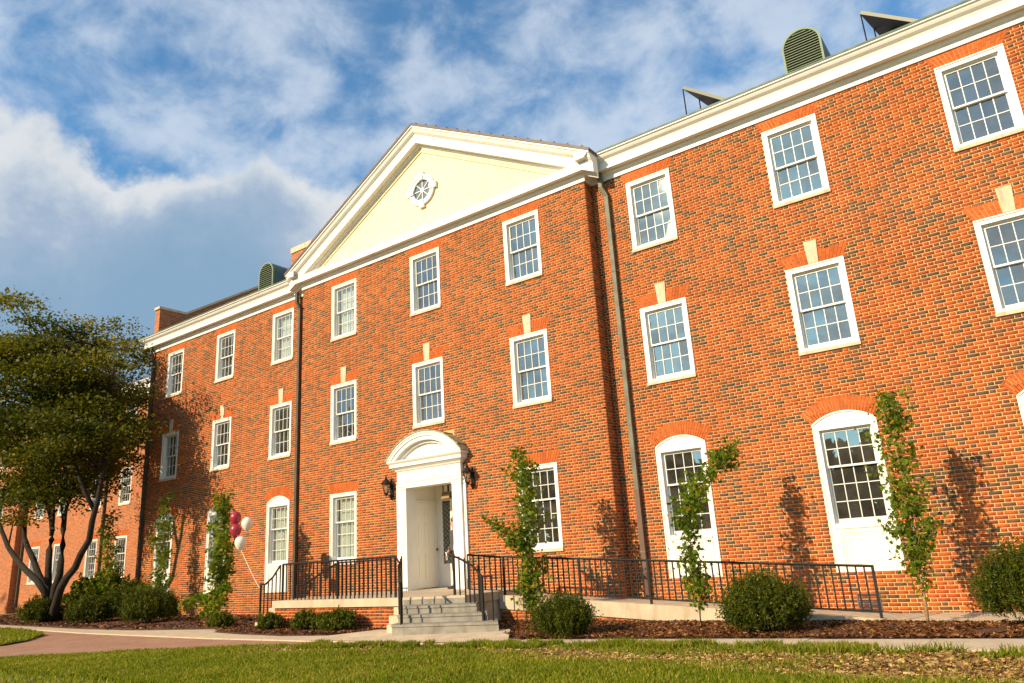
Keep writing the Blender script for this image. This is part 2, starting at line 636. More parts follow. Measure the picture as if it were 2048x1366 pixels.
# ------------------------------------------------------------------ dimensions
PAV = 0.37                     # how far the centre pavilion stands forward
PX = 5.53                      # half width of the pavilion
HX = 15.75                     # half width of the building
ZF = 10.40                     # top of the brickwork
COURSE = 0.069
STR, HDR, JT = 0.198, 0.092, 0.0145
WW, WH = 1.165, 1.87           # a sash window
WB = 2.05                      # taller ground-floor window
AW, ASPR, ARISE, ABOT = 1.19, 3.54, 0.205, 0.733
Z3, Z2, Z1P = 10.13, 6.83, 3.49
RC = (7.07, 10.49, 13.93)      # window columns of the right wing, mirrored on the left
PC = (-3.49, 0.0, 3.49)

building = thing('brick_building', 'long three storey red brick hall with cream pediment and white windows', 'building')

# ------------------------------------------------------------------ ground
g = MB()
g.poly([(-400, -400, -0.03), (400, -400, -0.03), (400, 400, -0.03), (-400, 400, -0.03)])
struct(g.build('ground', 'lawn_soil'))

LAWN = [(-60, -40), (40, -40), (40, -4.74), (11.0, -4.74), (8.0, -4.80), (5.9, -5.05), (4.7, -5.35), (2.6, -5.60), (0.7, -5.95), (-0.4, -6.5), (-2.4, -7.4), (-4.1, -8.5), (-7, -11), (-14, -18), (-60, -30)]


def inside(poly, x, y):
    c = np.zeros(len(x), bool)
    n = len(poly)
    for i in range(n):
        x0, y0 = poly[i]
        x1, y1 = poly[(i + 1) % n]
        if y0 == y1:
            continue
        t = ((y0 > y) != (y1 > y)) & (x < (x1 - x0) * (y - y0) / (y1 - y0) + x0)
        c ^= t
    return c


def sheet(name, pts, z, m):
    b = MB()
    b.poly([(x, y, z) for x, y in pts])
    return struct(b.build(name, m))


sheet('lawn', LAWN, 0.0, 'lawn_soil')
sheet('dead_turf', [(-0.2, -6.45), (0.7, -6.1), (2.6, -5.75), (4.7, -5.5), (6.2, -5.25), (8.0, -5.05), (11.0, -4.95), (15.5, -4.95), (15.5, -6.8), (12.5, -6.9), (10.2, -6.5), (8.2, -6.15), (5.6, -6.35), (3.0, -6.7), (1.0, -6.9)], 0.004, 'dead_turf')
ISL = [(-45, -1.5), (-30, -2.9), (-17.5, -3.85), (-13.8, -4.30), (-10.9, -5.05), (-10.4, -5.45), (-9.2, -6.2), (-8.6, -7.0), (-9.6, -8.2), (-16, -12), (-45, -16)]
sheet('lawn', ISL, 0.03, 'lawn_soil')
# walks
sheet('brick_path', [(-60, -3.2), (-60, -38), (4.9, -38), (5.9, -5.05), (5.9, -4.8), (4.7, -4.95), (0.8, -5.0), (-2.7, -4.95), (-6.6, -4.7), (-10.2, -4.45), (-14, -3.95), (-30, -2.4)], -0.012, 'brick_paver')
b = MB()
b.prism_z([(-22, -3.05), (-14.0, -3.95), (-10.2, -4.45), (-6.6, -4.72), (-2.7, -4.97), (0.8, -5.02), (4.7, -4.97), (5.9, -4.80), (5.65, -4.40), (4.75, -3.5), (2.0, -3.3), (1.6, -3.75), (0.9, -4.15), (-0.8, -4.45), (-2.8, -4.25), (-4.2, -3.95), (-4.9, -3.3), (-5.8, -3.45), (-8.5, -3.80), (-12, -3.62), (-22, -2.5)], -0.02, 0.012)
struct(b.build('walkway', 'concrete'))
b = MB()
b.poly([(1.5, -3.75, 0.085), (0.3, -5.0, 0.017), (5.78, -4.95, 0.026), (4.85, -3.62, 0.10)])
struct(b.build('walkway', 'concrete'))
b = MB()
b.prism_z([(5.70, -5.02), (8.0, -4.76), (40, -4.70), (40, -3.3), (12.8, -3.66), (9.4, -4.06), (5.60, -4.46)], -0.02, 0.02)
sw = struct(b.build('sidewalk', 'concrete'))
for i in range(7):
    xa, xb = 5.80 + 1.52 * i, 5.80 + 1.52 * (i + 1) - 0.012
    def yn(x):
        return -4.99 + (min(x, 8.0) - 5.8) / 2.2 * 0.25 if x < 8 else -4.74 + (x - 8) * 0.0018
    def yf_(x):
        return -4.44 + (x - 5.8) * 0.112
    b = MB()
    b.prism_z([(xa, yn(xa)), (xb, yn(xb)), (xb, yf_(xb)), (xa, yf_(xa))], 0.012, 0.030 + 0.003 * (i % 3))
    b.build('slab', 'concrete', sw)
b = MB()
b.prism_z([(10.9, -1.9), (12.2, -2.05), (40, -2.05), (40, -0.01), (10.9, -0.01)], -0.02, 0.016)
struct(b.build('pavement', 'concrete'))


def mound(name, outline, hmax, edge, m, n=64):
    """gently humped planting bed"""
    xs = [p[0] for p in outline]
    ys = [p[1] for p in outline]
    nx = max(8, int((max(xs) - min(xs)) / 0.16))
    ny = max(8, int((max(ys) - min(ys)) / 0.16))
    X, Y = np.meshgrid(np.linspace(min(xs), max(xs), nx), np.linspace(min(ys), max(ys), ny), indexing='ij')
    x, y = X.ravel(), Y.ravel()
    ins = inside(outline, x, y)
    d = np.full(len(x), 9.0)
    for i in range(len(outline)):
        a = np.array(outline[i])
        c = np.array(outline[(i + 1) % len(outline)])
        ab = c - a
        t = np.clip(((x - a[0]) * ab[0] + (y - a[1]) * ab[1]) / (ab @ ab), 0, 1)
        d = np.minimum(d, np.hypot(x - a[0] - t * ab[0], y - a[1] - t * ab[1]))
    d = np.where(ins, d, -d)
    z = 0.005 + hmax * np.clip(d / edge, 0, 1) ** 0.7 + 0.022 * rng.normal(size=len(x)) * (d > 0)
    z = np.where(d > -0.02, z, -0.06)
    V = np.stack([x, y, z], 1)
    I = np.arange(nx * ny).reshape(nx, ny)
    F = np.stack([I[:-1, :-1].ravel(), I[1:, :-1].ravel(), I[1:, 1:].ravel(), I[:-1, 1:].ravel()], 1)
    keep = (d[F] > -0.12).any(1)
    me = np_mesh(name, V, F[keep], m, smooth=True)
    o = struct(put(name, me))
    return o


BEDS = [[(4.9, -3.95), (5.62, -4.44), (9.4, -4.05), (12.8, -3.65), (40, -3.35), (40, -2.02), (12.2, -2.02), (10.9, -1.9), (3.25, -1.9), (3.5, -3.0), (4.6, -3.6)],
        [(1.75, -3.35), (1.5, -3.8), (0.85, -4.15), (-0.8, -4.42), (-2.8, -4.22), (-4.15, -3.92), (-4.55, -3.2), (-4.2, -0.03), (-2.6, -0.03), (-2.6, -3.2)],
        [(-4.15, -3.9), (-4.85, -3.27), (-5.8, -3.42), (-8.5, -3.77), (-12, -3.60), (-20.0, -2.72), (-30, -2.0), (-30, 3.4), (-15.8, 3.4), (-15.8, -0.03), (-4.15, -0.03)]]
for bd in BEDS:
    mound('mulch_bed', bd, 0.05, 0.3, 'mulch')


def chips(name, poly, n, size, m, z0=0.03, tone_pow=1.0, near=None, flat=0.5):
    xs = np.array([p[0] for p in poly])
    ys = np.array([p[1] for p in poly])
    x = rng.uniform(xs.min(), min(xs.max(), 16), n * 2)
    y = rng.uniform(ys.min(), ys.max(), n * 2)
    k = inside(poly, x, y)
    if near is not None:
        k &= near(x, y)
    x, y = x[k][:n], y[k][:n]
    n = len(x)
    a = rng.uniform(0, 2 * np.pi, n)
    L = size * rng.uniform(0.5, 1.6, n)
    w = L * rng.uniform(0.18, 0.4, n)
    pz = rng.uniform(-flat, flat, n) * L
    dx, dy = np.cos(a), np.sin(a)
    z = z0 + rng.uniform(0.0, 0.03, n)
    ti = rng.uniform(-0.8, 0.8, n) * w
    c = np.stack([x, y, z], 1)
    u = np.stack([dx * L / 2, dy * L / 2, pz / 2], 1)
    v = np.stack([-dy * w / 2, dx * w / 2, ti], 1)
    V = np.concatenate([c - u - v, c + u - v, c + u + v, c - u + v])
    F = np.stack([np.arange(n), np.arange(n) + n, np.arange(n) + 2 * n, np.arange(n) + 3 * n], 1)
    t = rng.uniform(0, 1, n) ** tone_pow
    return stuff(put(name, np_mesh(name, V, F, m, t)))


chips('mulch_chips', BEDS[0], 38000, 0.042, 'bark_chip', 0.055, 1.6)
chips('mulch_chips', BEDS[1], 13000, 0.042, 'bark_chip', 0.055, 1.6)
chips('mulch_chips', BEDS[2], 14000, 0.07, 'bark_chip', 0.06, 1.6)
STRAW = [(-0.2, -6.45), (2.6, -5.75), (6.2, -5.20), (11.0, -4.90), (15.5, -4.90), (15.5, -7.2), (12.0, -7.1), (8.2, -6.4), (5.6, -6.5), (1.0, -7.1)]
chips('straw', STRAW, 52000, 0.048, 'straw', 0.008, 1.2, flat=0.4)
chips('mulch_chips', [(9.0, -5.3), (11.5, -4.95), (15.5, -4.9), (15.5, -6.9), (12.4, -6.8), (10.0, -6.2)], 16000, 0.040, 'bark_chip', 0.008, 1.3)


def clump(x, y, s=1.0, seed=0.0):
    return (np.sin(x * 1.7 * s + 1.3 + seed) * np.cos(y * 2.3 * s - 0.7) + 0.7 * np.sin(x * 4.1 * s - y * 3.3 * s + seed) + 0.5 * np.sin(x * 9.7 * s + y * 7.9 * s)) / 2.2


def grass(name, poly, n, box, keep, hgt, tone0):
    x = rng.uniform(box[0], box[1], n)
    y = rng.uniform(box[2], box[3], n)
    k = inside(poly, x, y) & keep(x, y)
    x, y = x[k], y[k]
    n = len(x)
    d = np.hypot(x - 13.7, y + 15.35)
    w = 0.0035 + 0.0006 * d
    h = hgt * rng.uniform(0.5, 1.25, n) * (1 + 0.25 * clump(x, y, 1.2))
    a = rng.uniform(0, 2 * np.pi, n)
    lean = rng.uniform(0.1, 0.75, n) * h
    b = rng.uniform(0, 2 * np.pi, n)
    c = np.stack([x, y, np.zeros(n)], 1)
    s = np.stack([np.cos(a) * w, np.sin(a) * w, np.zeros(n)], 1)
    mid = c + np.stack([np.cos(b) * lean * 0.35, np.sin(b) * lean * 0.35, h * 0.6], 1)
    tip = c + np.stack([np.cos(b) * lean, np.sin(b) * lean, h], 1)
    V = np.concatenate([c - s, c + s, mid + s * 0.7, mid - s * 0.7, tip])
    i = np.arange(n)
    # two triangles for the lower part and one for the tip
    F = np.concatenate([np.stack([i, i + n, i + 2 * n], 1), np.stack([i, i + 2 * n, i + 3 * n], 1), np.stack([i + 3 * n, i + 2 * n, i + 4 * n], 1)])
    t = np.clip(tone0 + 0.18 * clump(x, y, 0.6, 2.0) + rng.normal(0, 0.16, n), 0, 1)
    dry = rng.uniform(0, 1, n) < 0.10 + 0.16 * np.clip(clump(x, y, 0.45, 5.0), 0, 1)
    t = np.where(dry, rng.uniform(0.75, 1.0, n), t)
    return stuff(put(name, np_mesh(name, V, F, 'grass_blade', np.tile(t, 3))))


def bare(x, y):
    """1 where the turf is thin (the dead strip along the walk)"""
    band = np.exp(-((y + 5.75 + 0.5 * np.clip((3.5 - x) / 4, 0, 1) * 1.6 + 0.35 * np.sin(x * 0.9)) / 0.62) ** 2)
    band *= np.clip((x + 0.5) / 2.5, 0, 1)
    right = np.clip((x - 9.3) / 2.2, 0, 1) * np.clip((y + 7.2) / 0.5, 0, 1)
    return np.clip(np.maximum(band, right), 0, 1)


def keep_main(x, y):
    p = 1 - 0.97 * bare(x, y)
    p = np.where((clump(x, y, 0.9, 1.0) > 0.62) & (y > -7.6), p * 0.35, p)
    return rng.uniform(0, 1, len(x)) < p


grass('grass', LAWN, 330000, (-6, 15.5, -9.5, -4.72), keep_main, 0.075, 0.40)
grass('grass', LAWN, 60000, (-16, 15.5, -15, -9.0), lambda x, y: (x * 0 == 0) & (np.hypot(x - 13.7, y + 15.35) > 3.2), 0.07, 0.40)


def edge_tufts(x, y):
    e = (y > -5.35 - 0.16 * np.clip(8 - x, 0, 9)) & (clump(x, y, 1.5, 4.0) > -0.05)
    return e & (rng.uniform(0, 1, len(x)) < np.where(x > 11.4, 0.25, 1.0))


grass('grass', LAWN, 120000, (2.0, 15.5, -6.4, -4.72), edge_tufts, 0.115, 0.36)
grass('grass', ISL, 90000, (-30, -8, -9, -1.5), lambda x, y: x * 0 == 0, 0.09, 0.36)


# ------------------------------------------------------------------ brick walls
def circle_hw(z, zc, R):
    q = R * R - (z - zc) ** 2
    return math.sqrt(q) if q > 0 else 0.0


AR = ((AW / 2) ** 2 + ARISE ** 2) / (2 * ARISE)      # intrados radius of the ground-floor arches
AZC = ASPR + ARISE - AR
ATH = 0.30                                            # arch ring thickness
AANG = math.asin(AW / 2 / AR)


def openings(section):
    """list of (kind, xc, ztop) for one wall section"""
    if section == 'pav':
        return [('std', x, Z3) for x in PC] + [('std', x, Z2) for x in PC] + [('tall', PC[0], Z1P), ('tall', PC[2], Z1P), ('door', 0, 3.9)]
    s = 1 if section == 'right' else -1
    return [('std', s * x, Z3) for x in RC] + [('std', s * x, Z2) for x in RC] + [('arch', s * x, ASPR) for x in RC]


def blocked(ops, za, zb):
    iv = []
    for kind, xc, zt in ops:
        if kind in ('std', 'tall'):
            hgt = WH if kind == 'std' else WB
            if zb > zt - hgt + 0.062 and za < zt - 0.002:
                iv.append((xc - WW / 2, xc + WW / 2))
            jh = 0.268 if zt == Z3 else 0.285
            if zb < zt + jh + 0.012 and zb > zt:         # jack arch above; bricks tuck in behind it
                f = max(0.0, min(1.0, (za - zt) / jh))
                hw = WW / 2 + f * 0.135 - 0.012
                iv.append((xc - hw, xc + hw))
        elif kind == 'arch':
            if zb > ABOT + 0.004 and za < ASPR:
                iv.append((xc - AW / 2, xc + AW / 2))
            if zb > ASPR and zb < AZC + AR + ATH - 0.004:
                hw = 9
                for z in (za, zb):
                    hw = min(hw, circle_hw(z, AZC, AR + ATH), (z - AZC) * math.tan(AANG))
                hw -= 0.014
                if za < AZC + AR * math.cos(AANG) + 0.02:
                    hw = max(hw, AW / 2)
                iv.append((xc - hw, xc + hw))
        elif kind == 'door':
            if za < 4.02:
                iv.append((-1.02, 1.02))
            elif za < 4.72:
                iv.append((-0.9, 0.9))
    return sorted(iv)


def brick_list(s0, s1, z0, z1, ops):
    out_ = []
    n = int(round((z1 - z0) / COURSE))
    for r in range(n):
        za = z0 + r * COURSE + JT / 2
        zb = z0 + (r + 1) * COURSE - JT / 2
        iv = blocked(ops, za, zb)
        free, c = [], s0
        for a, b_ in iv:
            if a > c:
                free.append((c, a))
            c = max(c, b_)
        if c < s1:
            free.append((c, s1))
        mod = STR + HDR + 2 * JT
        off = (0 if r % 2 == 0 else -(STR / 2 + HDR / 2 + JT)) - 20 * mod
        for fa, fb in free:
            x = off + math.floor((fa - off) / mod) * mod
            while x < fb:
                for L in (STR, HDR):
                    a, b_ = max(x, fa), min(x + L, fb)
                    if b_ - a > 0.028:
                        out_.append((a, b_, za, zb, abs((b_ - a) - L) < 1e-6))
                    x += L + JT
    return out_


def tones(n):
    t = rng.uniform(0, 0.64, n)
    d = rng.uniform(0, 1, n)
    t = np.where(d < 0.14, rng.uniform(0.64, 0.80, n), t)
    return np.where(d > 0.80, rng.uniform(0.78, 1.0, n), t)


def brick_arrays(bl, depth=0.085):
    """local boxes: front face at y=0 (+ small unevenness), no back face"""
    A = np.array([b_[:4] for b_ in bl])
    n = len(A)
    j = rng.normal(0, 0.0013, n)
    dz = rng.normal(0, 0.0008, n)
    y0 = np.clip(j, -0.003, 0.003)
    y1 = np.full(n, depth)
    x0, x1, z0, z1 = A[:, 0], A[:, 1], A[:, 2] + dz, A[:, 3] + dz
    V = np.stack([np.stack([x0, y0, z0], 1), np.stack([x1, y0, z0], 1), np.stack([x1, y0, z1], 1), np.stack([x0, y0, z1], 1),
                  np.stack([x0, y1, z0], 1), np.stack([x1, y1, z0], 1), np.stack([x1, y1, z1], 1), np.stack([x0, y1, z1], 1)], 1)
    k = np.arange(n)[:, None] * 8
    F = np.concatenate([k + np.array(q)[None] for q in ((0, 1, 2, 3), (1, 5, 6, 2), (4, 0, 3, 7), (3, 2, 6, 7), (4, 5, 1, 0))])
    return V.reshape(-1, 3), F, n


def wall_back(ops, x0, x1, z0, z1, y, parent):
    """mortar plane with window openings, recessed behind the brick faces"""
    rects = []
    for kind, xc, zt in ops:
        if kind == 'std':
            rects.append((xc - WW / 2, xc + WW / 2, zt - WH, zt))
        elif kind == 'tall':
            rects.append((xc - WW / 2, xc + WW / 2, zt - WB, zt))
        elif kind == 'arch':
            rects.append((xc - AW / 2, xc + AW / 2, ABOT, ASPR + ARISE))
        else:
            rects.append((-1.0, 1.0, 0.5, 3.36))
    xs = sorted({x0, x1, *[r[0] for r in rects], *[r[1] for r in rects]})
    zs = sorted({z0, z1, *[r[2] for r in rects], *[r[3] for r in rects]})
    b_ = MB()
    for i in range(len(xs) - 1):
        run = None
        for j in range(len(zs) - 1):
            cx, cz = (xs[i] + xs[i + 1]) / 2, (zs[j] + zs[j + 1]) / 2
            hole = any(r[0] < cx < r[1] and r[2] < cz < r[3] for r in rects)
            if not hole:
                b_.poly([(xs[i], y, zs[j]), (xs[i + 1], y, zs[j]), (xs[i + 1], y, zs[j + 1]), (xs[i], y, zs[j + 1])])
    # reveals round the openings
    for a, c, e, f in rects:
        yb = y + 0.30
        b_.poly([(a, y, e), (a, y, f), (a, yb, f), (a, yb, e)])
        b_.poly([(c, y, f), (c, y, e), (c, yb, e), (c, yb, f)])
        b_.poly([(a, y, f), (c, y, f), (c, yb, f), (a, yb, f)])
        b_.poly([(c, y, e), (a, y, e), (a, yb, e), (c, yb, e)])
    return b_.build('wall', 'mortar', parent)


CAMP = np.array([13.685, -15.3518, 1.4072])
candidates = []            # bricks that may become single objects: (score, a, b, za, zb, yface, stretcher)
SECT = {'left': (-HX, -PX, 0.0), 'pav': (-PX, PX, -PAV), 'right': (PX, HX, 0.0)}
ALLB = {}
Z0 = ZF - 152 * COURSE
for sname, (s0, s1, yf) in SECT.items():
    ops = openings(sname)
    wall_back(ops, s0, s1, -0.1, ZF, yf + 0.0060, building)
    bl = brick_list(s0 + 0.002, s1 - 0.002, Z0, ZF, ops)
    ALLB[sname] = (bl, yf)
rb, yf = ALLB['right']
cand = []
for i, q in enumerate(rb):
    c = np.array([(q[0] + q[1]) / 2, yf, (q[2] + q[3]) / 2])
    if not q[4] or c[0] > 14.4 or c[2] < 0.25:
        continue
    d = np.linalg.norm(c - CAMP)
    cand.append(((q[1] - q[0]) * (15.35 / d) / d ** 2, i))
cand.sort(reverse=True)
single = {i for _, i in cand[:300]}
NT_ = 12
brick_meshes = {}
for L in ('s', 'h'):
    for k in range(NT_):
        Ln = STR if L == 's' else HDR
        V, F, _ = brick_arrays([(-Ln / 2, Ln / 2, -(COURSE - JT) / 2, (COURSE - JT) / 2, True)])
        t = tones(1)[0] if k > 3 else [0.15, 0.4, 0.72, 0.9][k]
        brick_meshes[L, k] = np_mesh('brick', V, F, 'brick', np.full(len(F), t))
for i in single:
    q = rb[i]
    k = int(rng.integers(NT_))
    me = brick_meshes['s' if q[1] - q[0] > 0.15 else 'h', k]
    put('brick', me, building, ((q[0] + q[1]) / 2, yf + float(rng.uniform(-0.0012, 0.0012)), (q[2] + q[3]) / 2))
for sname, (bl, yf) in ALLB.items():
    if sname == 'right':
        bl = [q for i, q in enumerate(bl) if i not in single]
    V, F, n = brick_arrays(bl)
    V[:, 1] += yf
    t = tones(n)
    stuff(put('brickwork', np_mesh('brickwork', V, F, 'brick', np.tile(t, 5)), building))
# returns of the pavilion
for s in (1, -1):
    b_ = MB()
    x = s * (PX - 0.0060)
    b_.poly([(x, -PAV, -0.1), (x, 0.3, -0.1), (x, 0.3, ZF), (x, -PAV, ZF)])
    b_.build('wall', 'mortar', building)
    bl = brick_list(-PAV + 0.003, -0.003, Z0, ZF, [])
    V, F, n = brick_arrays(bl)
    W_ = V.copy()
    W_[:, 0] = s * (PX - V[:, 1])
    W_[:, 1] = V[:, 0]
    if s < 0:
        F = F[:, ::-1]
    stuff(put('brickwork', np_mesh('brickwork', W_, F, 'brick', np.tile(tones(n), 5)), building))
# body of the building behind the facade
b_ = MB()
DEEP = 12.0
for s in (1, -1):
    b_.poly([(s * (HX - 0.004), 0.0, -0.1), (s * (HX - 0.004), DEEP, -0.1), (s * (HX - 0.004), DEEP, ZF + 0.5), (s * (HX - 0.004), 0.0, ZF + 0.5)])
b_.poly([(-HX, DEEP, -0.1), (HX, DEEP, -0.1), (HX, DEEP, ZF + 0.5), (-HX, DEEP, ZF + 0.5)])
b_.build('wall', 'distant_brick', building)
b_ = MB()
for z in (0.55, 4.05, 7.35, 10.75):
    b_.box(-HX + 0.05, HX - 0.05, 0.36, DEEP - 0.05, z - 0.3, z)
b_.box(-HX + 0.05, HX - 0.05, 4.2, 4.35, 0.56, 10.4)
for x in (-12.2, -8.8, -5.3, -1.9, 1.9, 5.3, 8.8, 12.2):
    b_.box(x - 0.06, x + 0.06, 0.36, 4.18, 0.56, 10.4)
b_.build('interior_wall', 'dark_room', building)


# ------------------------------------------------------------------ windows
def frame_ring(b_, x0, x1, z0, z1, w, y0, y1, m=0, bottom=True, wb=None, wt_=None):
    wb = w if wb is None else wb
    wt_ = w if wt_ is None else wt_
    b_.box(x0, x0 + w, y0, y1, z0, z1, m)
    b_.box(x1 - w, x1, y0, y1, z0, z1, m)
    b_.box(x0 + w, x1 - w, y0 + 0.001, y1, z1 - wt_, z1, m)
    if bottom:
        b_.box(x0 + w, x1 - w, y0 + 0.001, y1, z0, z0 + wb, m)


def sash(x0, x1, z0, z1, rows, y, top, bot):
    """returns (sash mesh builder, pane rectangles)"""
    b_ = MB()
    w = 0.052
    frame_ring(b_, x0, x1, z0, z1, w, y, y + 0.045, 0, True, bot, top)
    gx0, gx1, gz0, gz1 = x0 + w, x1 - w, z0 + bot, z1 - top
    mw = 0.016
    cw = (gx1 - gx0 - 3 * mw) / 4
    rh = (gz1 - gz0 - (rows - 1) * mw) / rows
    for i in range(1, 4):
        xa = gx0 + i * cw + (i - 1) * mw
        b_.box(xa, xa + mw, y + 0.008, y + 0.04, gz0, gz1)
    for j in range(1, rows):
        za = gz0 + j * rh + (j - 1) * mw
        b_.box(gx0, gx1, y + 0.0095, y + 0.039, za, za + mw)
    panes = [(gx0 + i * (cw + mw), gx0 + i * (cw + mw) + cw, gz0 + j * (rh + mw), gz0 + j * (rh + mw) + rh, y + 0.022) for j in range(rows) for i in range(4)]
    return b_, panes


PANE_MESH = {}


def pane_mesh(w, h_):
    k = (round(w, 3), round(h_, 3))
    if k not in PANE_MESH:
        b_ = MB()
        b_.box(-w / 2, w / 2, 0, 0.004, -h_ / 2, h_ / 2)
        PANE_MESH[k] = b_.mesh('pane', 'window_glass')
    return PANE_MESH[k]


KIND = {}


def window_kit(kind):
    """meshes of one window kind, origin at the middle of the top edge on the wall face"""
    if kind in KIND:
        return KIND[kind]
    parts = []
    w2 = WW / 2
    f = MB()
    if kind in ('std', 'tall'):
        H = WH if kind == 'std' else WB
        zt, zb = 0.0, -H + 0.155
        # casing with raised back band, then jamb lining and parting stops
        frame_ring(f, -w2 + 0.002, w2 - 0.002, -H + 0.07, -0.002, 0.028, -0.012, 0.22, 0, False)
        frame_ring(f, -w2 + 0.030, w2 - 0.030, -H + 0.07, -0.030, 0.078, 0.006, 0.22, 0, False)
        frame_ring(f, -w2 + 0.108, w2 - 0.108, -H + 0.07, -0.108, 0.018, 0.060, 0.22, 0, False)
        x0, x1 = -w2 + 0.112, w2 - 0.112
        ztop, zbot = -0.112, -H + 0.13
        s_ = MB()
        s_.box(-w2 - 0.012, w2 + 0.012, -0.040, 0.20, -H + 0.002, -H + 0.070)
        parts.append(('sill', s_.mesh('sill', 'limestone')))
        f.box(-w2 + 0.004, w2 - 0.004, -0.018, 0.21, -H + 0.071, -H + 0.128)
        rows_low = 2 if kind == 'std' else 3
    else:
        w2 = AW / 2
        ztop, zbot = -0.13, -(ASPR - 1.62)
        x0, x1 = -w2 + 0.118, w2 - 0.118
        zs = -(ASPR - ABOT)
        for k_, (a, c, e, g_) in enumerate(((0.002, 0.032, -0.012, 0.0), (0.032, 0.116, 0.006, 0.0), (0.116, 0.134, 0.06, 0.0))):
            for sgn in (-1, 1):
                xa, xb = sorted((sgn * (w2 - a), sgn * (w2 - c)))
                f.box(xa, xb, e, 0.22, zs + 0.002, 0.0)
        # arched head board with a moulded edge
        def arc(r, n=18, hw=None):
            zc = AZC - ASPR
            hw = w2 if hw is None else hw
            a_ = math.asin(min(1, hw / r))
            return [(r * math.sin(-a_ + 2 * a_ * i / n), zc + r * math.cos(-a_ + 2 * a_ * i / n)) for i in range(n + 1)]
        pts = arc(AR - 0.003, hw=w2 - 0.003)
        f.prism_y([(-w2 + 0.003, -0.13), (w2 - 0.003, -0.13)] + pts[::-1], 0.0075, 0.22)
        o_, i_ = arc(AR - 0.003, hw=w2 - 0.003), arc(AR - 0.035, hw=w2 - 0.030)
        for k_ in range(18):
            f.prism_y([i_[k_], i_[k_ + 1], o_[k_ + 1], o_[k_]], -0.0125, 0.20)
        f.box(-w2 + 0.117, w2 - 0.117, 0.05, 0.22, -0.150, -0.131)
        # apron panel below the sash
        p_ = MB()
        zp0, zp1 = zs + 0.002, zbot - 0.10
        p_.box(-w2 + 0.117, w2 - 0.117, 0.012, 0.20, zp0, zp1)
        frame_ring(p_, -w2 + 0.117, w2 - 0.117, zp0 + 0.001, zp1 - 0.001, 0.075, -0.004, 0.02, 0, True, 0.11)
        frame_ring(p_, -w2 + 0.215, w2 - 0.215, zp0 + 0.135, zp1 - 0.10, 0.022, 0.001, 0.02, 0, True)
        parts.append(('apron_panel', p_.mesh('apron_panel', 'white_paint')))
        f.box(-w2 + 0.117, w2 - 0.117, -0.022, 0.21, zbot - 0.098, zbot - 0.05)
        f.box(-w2 + 0.117, w2 - 0.117, 0.02, 0.21, zbot - 0.05, zbot)
        rows_low = 3
    parts.append(('frame', f.mesh('frame', 'white_paint')))
    tot = 2 + rows_low
    zm = zbot + (ztop - zbot) * (rows_low / tot) + (0.01 if rows_low == 2 else 0.0)
    up_, p1 = sash(x0, x1, zm - 0.02, ztop, 2, 0.095, 0.055, 0.038)
    lo_, p2 = sash(x0, x1, zbot, zm + 0.018, rows_low, 0.142, 0.038, 0.085)
    parts.append(('sash', up_.mesh('sash', 'muntin_white')))
    parts.append(('sash', lo_.mesh('sash', 'muntin_white')))
    g_ = MB()
    for a, c, e, h_, y in p1 + p2:
        g_.box(a, c, y, y + 0.004, e, h_)
    KIND[kind] = (parts, p1 + p2, g_.mesh('glazing', 'window_glass'), (x0, x1, zbot, ztop))
    return KIND[kind]


def add_window(kind, xc, yf, zt, parent, single_panes, blind=0.0, blind_low=None):
    parts, panes, glz, (bx0, bx1, bz0, bz1) = window_kit(kind)
    w_ = bpy.data.objects.new('window', None)
    COL.objects.link(w_)
    w_.parent = parent
    w_.location = (xc, yf, zt)
    for nm, me in parts:
        put(nm, me, w_)
    if single_panes:
        for a, c, e, h_, y in panes:
            o_ = put('pane', pane_mesh(c - a, h_ - e), w_, ((a + c) / 2, y, (e + h_) / 2))
            o_.rotation_euler = (float(rng.normal(0, 0.009)), 0, float(rng.normal(0, 0.009)))
    else:
        stuff(put('glazing', glz, w_))
    if blind:
        b_ = MB()
        zb = bz1 - (bz1 - bz0) * blind
        n = 22
        for i in range(n):       # softly folded sheer cloth
            xa = bx0 + 0.03 + (bx1 - bx0 - 0.06) * i / n
            xb = bx0 + 0.03 + (bx1 - bx0 - 0.06) * (i + 1) / n
            ya, yb = (0.24, 0.262) if i % 2 else (0.262, 0.24)
            b_.poly([(xa, ya, zb), (xb, yb, zb), (xb, yb, bz1), (xa, ya, bz1)])
        b_.build('blind', 'blind', w_)
    return w_


